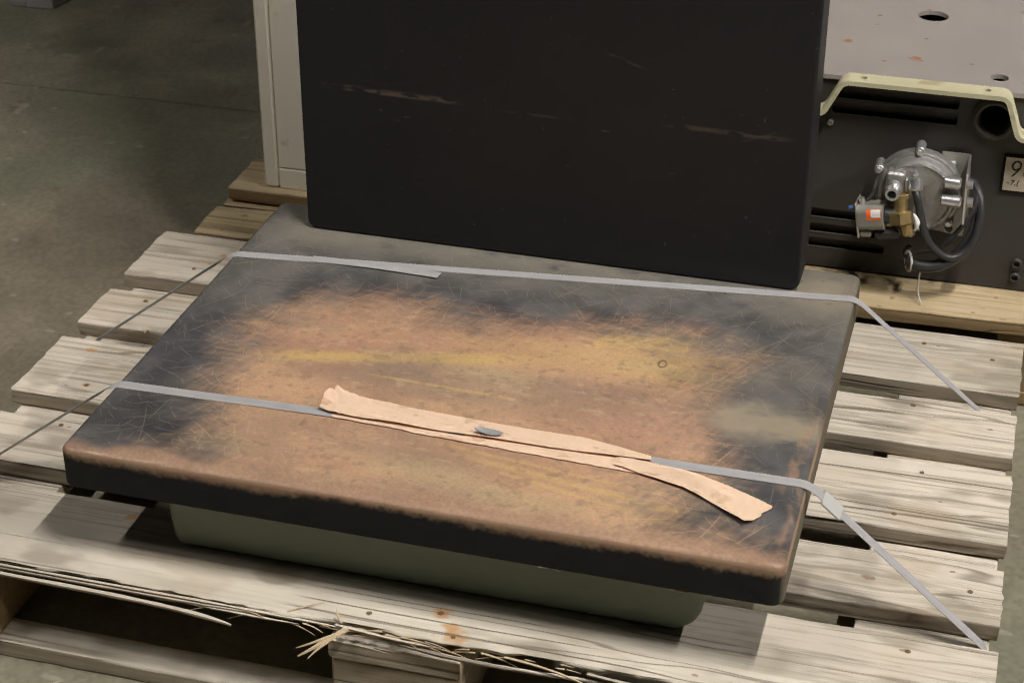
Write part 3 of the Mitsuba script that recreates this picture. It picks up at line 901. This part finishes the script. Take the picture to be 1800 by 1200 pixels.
bs = thing('plastic_strap', 'grey plastic strap across the plate just in front of the black slab', 'strap')
path = bend_path([(-0.640, 0.195, -0.16 + 0.02), (-0.628, 0.195, -0.012), (-0.4185, 0.208, zt - 0.001), (0.3850, 0.303, zt), (0.557, 0.349, -0.02), (0.566, 0.352, -0.135)], 0.012)
obj('band', ribbon(path, 0.0150, strap_dir(path, (-0.117, 1, 0)), 0.0009), 'mat_strap', bs)
tl = [(-0.31, 0.2195, zt + .0010), (-0.27, 0.2215, zt + .0012), (-0.225, 0.2215, zt + .002), (-0.19, 0.2205, zt + .002), (-0.160, 0.2195, zt + .002), (-0.136, 0.2165, zt + .0028)]
obj('loose_end', ribbon(spline(tl, 30), 0.0130, (0.0, 1, 0.12), 0.0009), 'mat_strap', bs)
fs = thing('plastic_strap', 'grey plastic strap across the front of the plate, under the brown paper', 'strap')
path = bend_path([(-0.640, -0.140, -0.14), (-0.628, -0.140, -0.012), (-0.4185, -0.135, zt - 0.001), (-0.17, -0.130, zt + .0004), (0.21, -0.127, zt + .0004), (0.3850, -0.126, zt), (0.591, -0.140, -0.02), (0.600, -0.1425, -0.135)], 0.012)
obj('band', ribbon(path, 0.0150, strap_dir(path, (0.012, 1, 0)), 0.0009), 'mat_strap', fs)
d = np.array([0.206, -0.012, -0.167]); d /= np.linalg.norm(d)
c = np.array([0.385, -0.1262, zt]) + d * 0.033
sp = np.array([c - d * 0.013, c - d * 0.004, c + d * 0.004, c + d * 0.013])
obj('seal', ribbon(sp, 0.027, (0, 1, 0), 0.0024), 'mat_seal', fs)

# ----------------------------------------------------------------------------- paper strip folded round the front strap
pap = thing('paper_strip', 'creased brown paper strip wrapped round the front strap, crumpled at its left end', 'paper')


def pl_at(P, t):
    P = np.asarray(P, float)
    s = np.r_[0, np.cumsum(np.linalg.norm(np.diff(P, axis=0), axis=1))]
    return np.stack([np.interp(t * s[-1], s, P[:, i]) for i in range(P.shape[1])], -1)


NU, NV = 90, 14
u = np.linspace(0, 1, NU)
v = np.linspace(0, 1, NV)
# upper flap lies over the strap; its front edge stands proud of the lower flap
hi = np.array([(-0.168, -0.112), (-0.160, -0.092), (-0.128, -0.097), (-0.095, -0.097), (0.051, -0.104), (0.135, -0.105), (0.175, -0.113), (0.212, -0.121)])
lo = np.array([(-0.168, -0.129), (-0.150, -0.1335), (-0.120, -0.1345), (-0.074, -0.1355), (0.058, -0.1355), (0.120, -0.1350), (0.180, -0.1335), (0.214, -0.1315)])
th_, tl_ = np.linspace(0, 1, len(hi)), np.linspace(0, 1, len(lo))
H = np.stack([np.interp(u, th_, hi[:, i]) for i in range(2)], -1)
L = np.stack([np.interp(u, tl_, lo[:, i]) for i in range(2)], -1)
G = H[:, None] * (1 - v)[None, :, None] + L[:, None] * v[None, :, None]
x, y = G[..., 0], G[..., 1]
zz = np.full_like(x, zt + 0.0020)
zz += 0.0012 * meshkit.fbm(np.stack([x * 40, y * 90, 0 * x], -1), 3, 4)
zz += 0.0018 * np.clip((v[None] - 0.80) / 0.2, 0, 1) * (0.5 + meshkit.noise(np.stack([x * 22, 0 * x, 0 * x], -1), 8))
cr = np.exp(-np.clip(x + 0.160, 0, 1) / 0.030)                       # crumpled left end
fan = (x + 0.166) * 100 + (y + 0.13) * 190 + 5 * meshkit.noise(np.stack([x * 60, y * 60, 0 * x], -1), 16)
zz += cr * (1 - v)[None] * 0.007 + cr * 0.0048 * (np.abs(np.sin(fan * 1.5)) + 0.6 * meshkit.noise(np.stack([x * 160, y * 160, 0 * x], -1), 6)) * (1 - 0.4 * v[None])
zz += 0.0025 * np.exp(-((x - 0.02 * np.sin(y * 90) + 0.10) / 0.05) ** 2) * np.sin((y + 0.1) * 380 + x * 60) * 0.5
obj('upper_flap', sheet(np.stack([x, y, zz], -1)), 'mat_paper', pap, smooth=25)
hi = np.array([(-0.152, -0.1295), (-0.074, -0.1300), (0.058, -0.1300), (0.180, -0.1300), (0.222, -0.1310)])
lo = np.array([(-0.150, -0.1380), (-0.072, -0.1405), (-0.050, -0.1440), (0.062, -0.1490), (0.150, -0.1530), (0.222, -0.1560)])
H, L = pl_at(hi, u), pl_at(lo, u)
G = H[:, None] * (1 - v)[None, :, None] + L[:, None] * v[None, :, None]
x, y = G[..., 0], G[..., 1]
y = y + 0.0012 * (meshkit.noise(np.stack([x * 120, 0 * x, 0 * x], -1), 3) - 0.5) * v[None]
zz = zt + 0.0004 + 0.0008 * meshkit.fbm(np.stack([x * 30, y * 60, 0 * x], -1), 3, 14)
obj('lower_flap', sheet(np.stack([x, y, zz], -1)), 'mat_paper', pap, smooth=25)
# twisted free end running off to the right front
hi = np.array([(0.176, -0.1330), (0.212, -0.1330), (0.255, -0.1400), (0.303, -0.1550), (0.353, -0.1775)])
lo = np.array([(0.176, -0.1480), (0.205, -0.1560), (0.256, -0.1710), (0.290, -0.1900), (0.331, -0.2210)])
H = np.stack([np.interp(u, np.linspace(0, 1, 5), hi[:, i]) for i in range(2)], -1)
L = np.stack([np.interp(u, np.linspace(0, 1, 5), lo[:, i]) for i in range(2)], -1)
G = H[:, None] * (1 - v)[None, :, None] + L[:, None] * v[None, :, None]
x, y = G[..., 0], G[..., 1]
endw = np.clip((u - 0.93) / 0.07, 0, 1)[:, None]
x = x + endw * 0.006 * (meshkit.noise(np.stack([y * 160, 0 * x, 0 * x], -1), 5) - 0.5)
zz = zt + 0.0010 + 0.0016 * np.exp(-((u - 0.10) / 0.12) ** 2)[:, None]
zz = zz + 0.010 * np.exp(-((u - 0.55) / 0.22) ** 2)[:, None] * (0.25 + 0.75 * np.sin(np.pi * np.clip(v * 1.25, 0, 1))[None]) * 0.8
zz = zz + 0.006 * np.clip((u - 0.75) / 0.25, 0, 1)[:, None] * np.clip(v - 0.70, 0, 1)[None] / 0.3 + 0.0012 * meshkit.fbm(np.stack([x * 40, y * 50, 0 * x], -1), 3, 24)
obj('free_end', sheet(np.stack([x, y, zz], -1)), 'mat_paper', pap, smooth=25)
# torn grey tape scrap on the paper
gx, gy = np.meshgrid(np.linspace(-1, 1, 16), np.linspace(-1, 1, 8), indexing='ij')
sx = 0.031 + gx * 0.0135 + gy * 0.003
sy = -0.1290 + gy * 0.0052 * (1 - 0.45 * gx ** 2) - gx * 0.001
sz = zt + 0.0062 + 0.0022 * meshkit.fbm(np.stack([gx * 2, gy * 2, 0 * gx], -1), 3, 2) + 0.003 * gx ** 2 * (gx < 0)
k = obj('tape_scrap', sheet(np.stack([sx, sy, sz], -1), 0.0006), 'mat_tape', smooth=30)
tag(k, label='small torn grey tape scrap lying on the brown paper strip', category='tape')

# scraps caught under the plate's front edge
for nm, x0, x1, z0, mt, lb in (('paper_scrap', 0.1205, 0.1490, 0.0925, 'mat_white', 'thin white paper scrap caught under the front edge of the rusty plate'), ('wood_chip', 0.2640, 0.2830, 0.0915, 'mat_splinter', 'small torn wood chip under the plate near its front right corner')):
    gx, gy = np.meshgrid(np.linspace(0, 1, 14), np.linspace(-1, 1, 5), indexing='ij')
    P = np.stack([x0 + (x1 - x0) * gx, -0.2700 + 0.004 * meshkit.noise(np.stack([gx * 5, gy, 0 * gx], -1), 3), z0 + gy * 0.0022 * np.sin(np.pi * (0.1 + 0.8 * gx)) - 0.004 * meshkit.fbm(np.stack([gx * 4, 0 * gx, 0 * gx], -1), 3, 8)], -1)
    tag(obj(nm, sheet(P, 0.0006), mt, smooth=30), label=lb, category='scrap')

# ----------------------------------------------------------------------------- grey cabinet on the raised plank
cab = thing('metal_cabinet', 'tall beige grey sheet metal cabinet standing on the raised plank behind the black slab', 'cabinet')
CX0, CX1, CY0, CY1, CZ0, CZ1 = -0.5625, -0.12, 0.655, 1.50, 0.0232, 1.80
obj('corner_post', box(CX0, CX0 + 0.0235, CY0, CY0 + 0.03, CZ0, CZ1, 0.004), 'mat_cabinet', cab)
obj('body', box(CX0 + 0.001, CX1, CY0 + 0.0055, CY1, CZ0 + 0.002, CZ1 - 0.002, 0.003), 'mat_cabinet', cab)
obj('front_panel', box(CX0 + 0.0250, CX1 - 0.002, CY0 + 0.0018, CY0 + 0.0054, CZ0 + 0.0355, CZ1 - 0.03, 0.0015), 'mat_cabinet', cab)
obj('bottom_rail', box(CX0 + 0.0248, CX1 - 0.002, CY0 + 0.0012, CY0 + 0.0054, CZ0, CZ0 + 0.0335, 0.0015), 'mat_cabinet', cab)

# ----------------------------------------------------------------------------- dark machine housing on the fresh pallet
mac = thing('machine_housing', 'dark grey machine housing with slots, a round port and a pale top plate', 'machine')
PY = 0.667
PX0, PX1, PZ0, PZ1 = 0.10, 0.80, 0.0012, 0.2925


def slot(x0, x1, z0, z1, r=0.004):
    return rpoly(x0, x1, z0, z1, r, 4)


SLOTS = [(0.306, 0.472, 0.2655, 0.2830), (0.300, 0.472, 0.2425, 0.2610)]
LOW = [(0.20, 0.368, 0.0800, 0.0935), (0.20, 0.378, 0.0560, 0.0695), (0.20, 0.392, 0.0325, 0.0465)]
face = sg.box(PX0, PZ0, PX1, PZ1)
for s in SLOTS + LOW:
    face = face.difference(slot(*s))
PORT = (0.521, 0.2585)
face = face.difference(sg.Point(*PORT).buffer(0.0215, quad_segs=16))
obj('front_panel', upright(solid(face, PY, PY + 0.0015)), 'mat_panel', mac, smooth=30)
obj('inner_box', box(PX0 + 0.02, PX1 - 0.02, PY + 0.05, 1.30, PZ0 + 0.01, PZ1 - 0.01, 0), 'mat_dark', mac, smooth=False)
for sx in ((PX0, PX0 + 0.004), (PX1 - 0.004, PX1)):
    obj('side_panel', box(sx[0], sx[1], PY + 0.0042, 1.40, PZ0, PZ1, 0.0), 'mat_panel', mac, smooth=False)
for x0, x1, z0, z1 in SLOTS + LOW:      # a vane behind each slot, sloping inwards, and a pressed lip under it, coloured as if lit
    V = np.array([(x0 - .004, PY + 0.0022, z1 + 0.0005), (x1 + .004, PY + 0.0022, z1 + 0.0005), (x1 + .004, PY + 0.012, z0 - 0.001), (x0 - .004, PY + 0.012, z0 - 0.001)])
    obj('slot_lip', cyl((x0 + .002, PY - 0.0002, z0 - 0.0006), (x1 - .002, PY - 0.0002, z0 - 0.0006), 0.0009, n=8), 'mat_lit_lip', mac)
    obj('vane', sheet(np.array([[V[0], V[3]], [V[1], V[2]]]), 0.001), 'mat_panel', mac, smooth=False)
# port: rolled collar
prof = [(0.0205, 0.03), (0.0205, -0.006), (0.0225, -0.010), (0.0255, -0.0105), (0.0290, -0.008), (0.0315, -0.003), (0.0325, 0.0005)]
obj('port_collar', lathe(prof, (PORT[0], PY, PORT[1]), (0, 1, 0), 48), 'mat_collar', mac)
obj('port_back', cyl((PORT[0], PY + 0.030, PORT[1]), (PORT[0], PY + 0.033, PORT[1]), 0.0205), 'mat_dark', mac)
# pale top plate with round holes
top = sg.box(PX0 - 0.01, PY - 0.0045, PX1 + 0.02, 1.45)
for cx, cy, r in ((0.412, 0.940, 0.0225), (0.520, 0.714, 0.0125)):
    top = top.difference(sg.Point(cx, cy).buffer(r, quad_segs=16))
obj('top_plate', solid(top, 0.2932, 0.2995), 'mat_pale', mac, smooth=30)
tag(mac + '__top_plate', label='pale grey top plate with round holes and rust specks')
# hat shaped cream bracket
hat = sg.LineString([(0.262, 0.2530), (0.291, 0.2530), (0.3150, 0.3025), (0.5350, 0.3025), (0.5555, 0.2455), (0.64, 0.2455)])
hc = [np.array(q) for q in hat.coords]
hr = [hc[0]]
for a_, b_, c_ in zip(hc[:-2], hc[1:-1], hc[2:]):
    s_, e_ = b_ + (a_ - b_) / np.linalg.norm(a_ - b_) * 0.010, b_ + (c_ - b_) / np.linalg.norm(c_ - b_) * 0.010
    hr += [(1 - t) ** 2 * s_ + 2 * t * (1 - t) * b_ + t * t * e_ for t in np.linspace(0, 1, 8)]
hat = sg.LineString(hr + [hc[-1]])
hatp = hat.buffer(0.0032, cap_style='flat', join_style='round', quad_segs=6)
hm = man(upright(solid(hatp, 0.629, PY - 0.0048)))
for bx in (0.341, 0.507):
    hm = hm - man(cyl((bx, 0.648, 0.28), (bx, 0.648, 0.32), 0.0048, n=20))
obj('bracket', unman(hm), 'mat_cream', mac, smooth=30)
tag(mac + '__bracket', label='cream hat shaped bracket over the slots')
for bx in (0.341, 0.507):
    obj('hole_shade_disc', cyl((bx, 0.648, 0.2985), (bx, 0.648, 0.3035), 0.0046, n=16, bev=0.0006), 'mat_hole_shade', mac)  # dark discs set into the bracket holes for the shade inside them
for bx, bz, r in ((0.2995, 0.2285, 0.0042), (0.5715, 0.2200, 0.0045)):
    obj('panel_bolt', lathe([(0, -0.006), (r * .45, -0.006), (r * .5, -0.0035), (r * .7, -0.006), (r, -0.0052), (r, 0.0)], (bx, PY, bz), (0, 1, 0), 16), 'mat_zinc', mac)
for bz in (0.0445, 0.0225):
    obj('socket_screw', lathe([(0, -0.001), (0.0042, -0.001), (0.0046, -0.0065), (0.0062, -0.0065), (0.0074, -0.005), (0.0076, 0.0)], (0.5785, PY, bz), (0, 1, 0), 24), 'mat_panel', mac)
# number plate at the right edge of the picture
npz = thing('number_plate', 'beige plate reading 98 in a black frame on the dark machine', 'sign')
obj('frame', box(0.5405, 0.640, PY - 0.0035, PY - 0.0003, 0.152, 0.209, 0.0008), 'mat_dark', npz)
obj('face', box(0.5440, 0.6365, PY - 0.0042, PY - 0.0034, 0.1560, 0.2055, 0.0), 'mat_label', npz, smooth=False)


def letters(text, h, x, z, y, slant=0.12, bold=False):
    m = meshkit.text_mesh(text, h, 0.0004, bold)
    v = np.array(m.vertices)
    w = np.c_[x + v[:, 0] * 0.88 + v[:, 1] * slant, y - v[:, 2], z + v[:, 1]]
    return trimesh.Trimesh(w, m.faces, process=False)


obj('digits', letters('98', 0.0240, 0.5480, 0.1775, PY - 0.0043), 'mat_ink', npz, smooth=False)
obj('small_print', letters('-7.(', 0.0075, 0.5470, 0.1645, PY - 0.0043, bold=True), 'mat_ink', npz, smooth=False)

# ----------------------------------------------------------------------------- gas regulator hung on the housing
reg = thing('gas_regulator', 'round silver gas regulator with brass fittings hung on the dark machine panel', 'regulator')


def rp(px, py, y=0.60):
    """Sketch units of the regulator's drawing (one unit = 0.77 mm) to the place on the panel."""
    dx, dz = px - 1622, py - 345
    back = y - 0.60 if y > 0.3 else 0.0            # the drawing was made looking down on the panel
    return np.array([0.440 + 0.000766 * dx + 0.00009 * dz - 0.035 * back, y, 0.161 + 0.0001 * dx - 0.000844 * dz - 0.46 * back])


C = rp(1610, 347, 0.0)
rc = lambda y: (C[0], y, C[2])
obj('rear_cover', lathe([(0, 0.650), (0.050, 0.650), (0.056, 0.644), (0.058, 0.634), (0.0606, 0.632), (0.0606, 0.6255), (0, 0.6255)], rc(0), (0, 1, 0), 64), 'mat_cast_alu', reg)
obj('body', lathe([(0, 0.6253), (0.0600, 0.6253), (0.0605, 0.619), (0.0588, 0.616), (0.0555, 0.6155), (0.0540, 0.606), (0.0515, 0.601), (0.0480, 0.5995), (0.0465, 0.6005), (0.044, 0.6022), (0, 0.6022)], rc(0), (0, 1, 0), 64), 'mat_cast_alu', reg)
for ang in (92, 152, 205, 268, 320):
    a = math.radians(ang)
    q = np.array([C[0] + 0.0618 * math.cos(a), 0, C[2] + 0.0618 * math.sin(a)])
    obj('lug', cyl(q + [0, 0.614, 0], q + [0, 0.642, 0], 0.0068, n=20, bev=0.0012), 'mat_cast_alu', reg)
    obj('screw', hexnut(q + [0, 0.6095, 0], q + [0, 0.6138, 0], 0.0048), 'mat_zinc', reg)
# bosses and raised lettering on the face
obj('face_rib', upright(solid(rpoly(C[0] - .006, C[0] + .006, C[2] + .028, C[2] + .050, .003), 0.6000, 0.6025)), 'mat_cast_alu', reg)


def cast_text(t, h, px, py):
    q = rp(px, py)
    m = letters(t, h, q[0], q[2], 0.6023, slant=0.0, bold=True)
    v = np.array(m.vertices); v[:, 1] = 0.6023 - (0.6023 - v[:, 1]) * 2.2
    return trimesh.Trimesh(v, m.faces, process=False)


obj('raised_mark', cast_text('E6', 0.0085, 1624, 361), 'mat_cast_alu', reg, smooth=False)
# side posts to the mounting bracket
for (px, py) in ((1658, 319), (1652, 351)):
    a, b = rp(px, py, 0.592), rp(1689, py + 4, 0.592)
    obj('side_post', cyl(a, b, 0.0085, n=24, bev=0.0025), 'mat_zinc', reg)
    b2 = rp(1698, py + 4.5, 0.592); b3 = rp(1709, py + 5.5, 0.592)
    obj('side_bolt', hexnut(b2, b3, 0.0068), 'mat_zinc', reg)
plate = sg.Polygon([(0.4586, 0.2054), (0.4958, 0.2048), (0.5022, 0.1132), (0.4980, 0.0823), (0.4547, 0.0872), (0.4595, 0.143)]).buffer(0.001)
plate = plate.difference(sg.Point(0.4791, 0.0900).buffer(0.0060))
obj('mounting_plate', upright(solid(plate, 0.6555, 0.6585)), 'mat_galv', reg, smooth=30)
obj('mounting_flange', sheet(np.array([[[0.4958, 0.590, 0.2060], [0.4958, 0.655, 0.2065]], [[0.4985, 0.590, 0.1300], [0.4985, 0.655, 0.1300]]]), 0.0028), 'mat_zinc', reg, smooth=False)
obj('mounting_screw', hexnut((0.4743, 0.649, 0.191), (0.4743, 0.6552, 0.191), 0.0055), 'mat_zinc', reg)
# inlet elbow at the upper left, threaded end towards the viewer
q = rp(1575, 312, 0)
obj('inlet_block', box(q[0] - 0.0125, q[0] + 0.0125, 0.588, 0.612, q[2] - 0.020, q[2] + 0.012, 0.003), 'mat_cast_alu', reg)
q = rp(1574, 322, 0)
prof = [(0.0062, 0.0), (0.0062, -0.022), (0.0095, -0.022), (0.0102, -0.020), (0.0092, -0.018), (0.0102, -0.016), (0.0092, -0.014), (0.0102, -0.012), (0.0092, -0.010), (0.0112, -0.008), (0.0112, 0.0)]
obj('inlet_thread', lathe(prof, (q[0], 0.588, q[2]), (0.05, 1, 0.12), 28), 'mat_zinc', reg)
obj('inlet_bore', cyl((q[0], 0.580, q[2]), (q[0], 0.583, q[2]), 0.0062), 'mat_dark', reg)
obj('face_bar', box(*(lambda a: (a[0] - .002, a[0] + .002, 0.595, 0.603, a[2] - .02, a[2] + .008))(rp(1594, 322, 0)), 0.001), 'mat_zinc', reg)
# outlet stub, and the hose that leaves it
a, b = rp(1611, 312, 0.592), rp(1609, 336, 0.584)
obj('outlet_stub', cyl(a, b, 0.0098, n=28, bev=0.0025), 'mat_zinc', reg)
# brass fitting under the inlet
a, b, c_, d_ = rp(1584, 341, 0.586), rp(1584, 375, 0.580), rp(1583, 391, 0.577), rp(1596, 402, 0.576)
obj('brass_body', cyl(a, b, 0.0098, n=26, bev=0.001), 'mat_brass', reg)
obj('brass_collar', hexnut(rp(1587, 340, .587), rp(1587, 349, .586), 0.0105), 'mat_brass', reg)
obj('brass_nut', hexnut(rp(1583, 371, .580), rp(1585, 393, .576), 0.0175), 'mat_brass', reg)
obj('brass_cap', cyl(rp(1594, 392, .577), rp(1597, 415, .573), 0.0108, 0.0085, n=26, bev=0.002), 'mat_brass', reg)
obj('brass_tab', box(*(lambda q: (q[0] - .004, q[0] + .004, .572, .584, q[2] - .007, q[2] + .006))(rp(1567, 376, 0)), 0.001), 'mat_brass', reg)
obj('white_spacer', tube(spline([rp(1606, 376, .570), rp(1611, 386, .569), rp(1612, 396, .569), rp(1607, 406, .570)], 24), np.r_[np.linspace(.0015, .0042, 12), np.linspace(.0042, .0015, 12)]), 'mat_white', reg)
# solenoid coil to the left, tilted, with its orange and white sticker
sq_ = rp(1534, 378, 0.583)
A = np.array([0.972, 0.02, 0.10]); A /= np.linalg.norm(A)
coil_axis = np.array([0.95, -0.10, 0.17]); coil_axis /= np.linalg.norm(coil_axis)
coil_up = np.cross(np.array([0, 1.0, 0]), coil_axis) * -1
coil_up /= np.linalg.norm(coil_up)
coil_up = np.cross(coil_axis, np.cross(coil_up, coil_axis)); coil_up /= np.linalg.norm(coil_up)
coil_out = np.cross(coil_up, coil_axis)
Rm = np.eye(4); Rm[:3, 0], Rm[:3, 1], Rm[:3, 2] = coil_axis, -coil_out if coil_out[1] < 0 else coil_out, coil_up
if Rm[1, 1] < 0:
    Rm[:3, 1] *= -1
if np.linalg.det(Rm[:3, :3]) < 0:
    Rm[:3, 2] *= -1
if Rm[2, 2] < 0:
    Rm[:3, 2] *= -1; Rm[:3, 0] *= -1
Rm[:3, 3] = sq_
mm = unman(man(solid(rpoly(-0.0175, 0.0175, -0.019, 0.019, 0.012, 8), -0.0175, 0.0175)))
v = np.array(mm.vertices)
mm = trimesh.Trimesh(np.c_[v[:, 2], v[:, 0], v[:, 1]], mm.faces, process=False)
mm.apply_transform(Rm)
coil = obj('solenoid_coil', mm, 'mat_coil', reg, smooth=30)
for w_, x0, x1, z0, z1, off in (('mat_orange', -0.0045, 0.0155, 0.000, 0.0150, .0193), ('mat_white', 0.0020, 0.0152, 0.004, 0.0147, .0198)):
    # the sticker follows the rounded upper front of the coil
    aa = np.linspace(0, 1, 8)
    pts = []
    for xx in np.linspace(x0, x1, 4):
        row = []
        for t in aa:
            zq = z0 + (z1 - z0) * t
            row.append((xx, 0, zq))
        pts.append(row)
    P = np.array(pts)
    zq = P[..., 2]
    # outline radius 12 mm at the corner of a 35 mm square section
    over = np.clip(zq - (0.019 - 0.012), 0, None)
    P[..., 1] = -((0.0175 - 0.012) + np.sqrt(np.clip(0.012 ** 2 - over ** 2, 0, None))) - (off - .0190)
    m_ = sheet(P, 0.0003)
    m_.apply_transform(Rm)
    obj('sticker', m_, w_, coil, smooth=30)


def loc(*q):
    return Rm[:3, :3] @ np.array(q, float) + sq_


obj('coil_plate', (lambda m_: (m_.apply_transform(Rm), m_)[1])(box(-0.0200, -0.0176, -0.017, 0.017, -0.028, 0.024, 0.001)), 'mat_galv', reg)
obj('coil_tongue', (lambda m_: (m_.apply_transform(Rm), m_)[1])(box(-0.0176, -0.002, -0.012, 0.012, -0.029, -0.0195, 0.002)), 'mat_galv', reg)
obj('coil_nut', cyl(loc(-0.012, -0.004, 0.019), loc(-0.012, -0.004, 0.028), 0.004, n=14), 'mat_zinc', reg)
obj('blue_terminal', cyl(loc(-0.020, -0.006, 0.013), loc(-0.031, -0.006, 0.014), 0.0035, n=14, bev=.001), 'mat_blue', reg)
obj('coil_core', cyl(loc(0.0176, 0, 0), loc(0.040, 0.002, -0.003), 0.0125, n=26), 'mat_rubber', reg)
obj('coil_plug', (lambda m_: (m_.apply_transform(Rm), m_)[1])(box(0.002, 0.036, -0.010, 0.014, -0.034, -0.0195, 0.004)), 'mat_rubber', reg)
for i, (px, py) in enumerate(((1528, 350), (1524, 352))):
    obj('wire', tube(spline([rp(px, py, .586), rp(1537 - i * 3, 338, .60), rp(1549 - i * 2, 326, .622), rp(1562, 330, .640)], 24), 0.0013, 8), 'mat_rubber', reg)
# hoses
HR = 0.0054
hoses = [[rp(1609, 336, .584), rp(1614, 355, .578), rp(1622, 395, .578), rp(1632, 425, .580), rp(1652, 447, .584), rp(1675, 455, .590), rp(1700, 441, .598), rp(1717, 410, .606), rp(1724, 375, .615), rp(1721, 340, .628), rp(1712, 322, .642), rp(1700, 318, .650)],
         [rp(1719, 345, .625), rp(1715, 362, .618), rp(1697, 392, .612), rp(1672, 420, .608), rp(1650, 440, .610), rp(1625, 445, .615), rp(1603, 452, .618), rp(1596, 462, .610), rp(1606, 470, .600)],
         [rp(1713, 375, .624), rp(1711, 395, .618), rp(1697, 425, .610), rp(1680, 447, .606), rp(1655, 462, .604), rp(1625, 466, .602), rp(1603, 461, .604), rp(1592, 450, .614), rp(1600, 438, .63)]]
for i, h in enumerate(hoses):
    obj('hose', tube(spline(h, 90), HR * (1.0, 0.62, 0.8)[i], 14), 'mat_rubber', reg)
obj('hose', tube(spline([rp(1598, 463, .596), rp(1615, 470, .590), rp(1640, 471, .590), rp(1668, 462, .594), rp(1695, 446, .602), rp(1712, 425, .612), rp(1722, 395, .62)], 60), np.r_[np.full(22, .0088), np.linspace(.0088, .0045, 38)], 16), 'mat_rubber', reg)
th = np.linspace(0, 2 * np.pi, 41)
cq = rp(1597, 462, .598)
ringp = np.stack([cq[0] + 0.0055 * np.sin(th), cq[1] - 0.013 * np.sin(th), cq[2] + 0.0135 * np.cos(th)], -1)
tie = obj('cable_tie', tube(ringp, 0.0019, 8), 'mat_tie', reg)
obj('tail', tube(spline([rp(1613, 466, .588), rp(1617, 482, .585), (0.4485, 0.590, 0.030), (0.4560, 0.585, 0.004)], 30), 0.0013, 8), 'mat_tie', tie)

# ----------------------------------------------------------------------------- far foot of another machine, top left
ft = thing('sheet_metal_stand', 'grey sheet metal stand at the top left corner of the picture', 'stand')
P = [(-1.565, 1.707), (-1.502, 1.710), (-1.470, 1.95), (-1.60, 1.95)]
V = np.array([(x, y, Z0 + 0.002) for x, y in P] + [(x, y, Z0 + 0.30) for x, y in P])
obj('leg', trimesh.convex.convex_hull(V), 'mat_foot', ft, smooth=False)
V = np.array([(-1.603, 1.708, Z0 + 0.002), (-1.5665, 1.7065, Z0 + 0.002), (-1.5665, 1.7065, Z0 + 0.012), (-1.603, 1.708, Z0 + 0.010), (-1.585, 1.745, Z0 + 0.036), (-1.570, 1.745, Z0 + 0.036), (-1.60, 1.78, Z0 + 0.002), (-1.57, 1.78, Z0 + 0.002)])
obj('toe', trimesh.convex.convex_hull(V), 'mat_pale', ft, smooth=False)
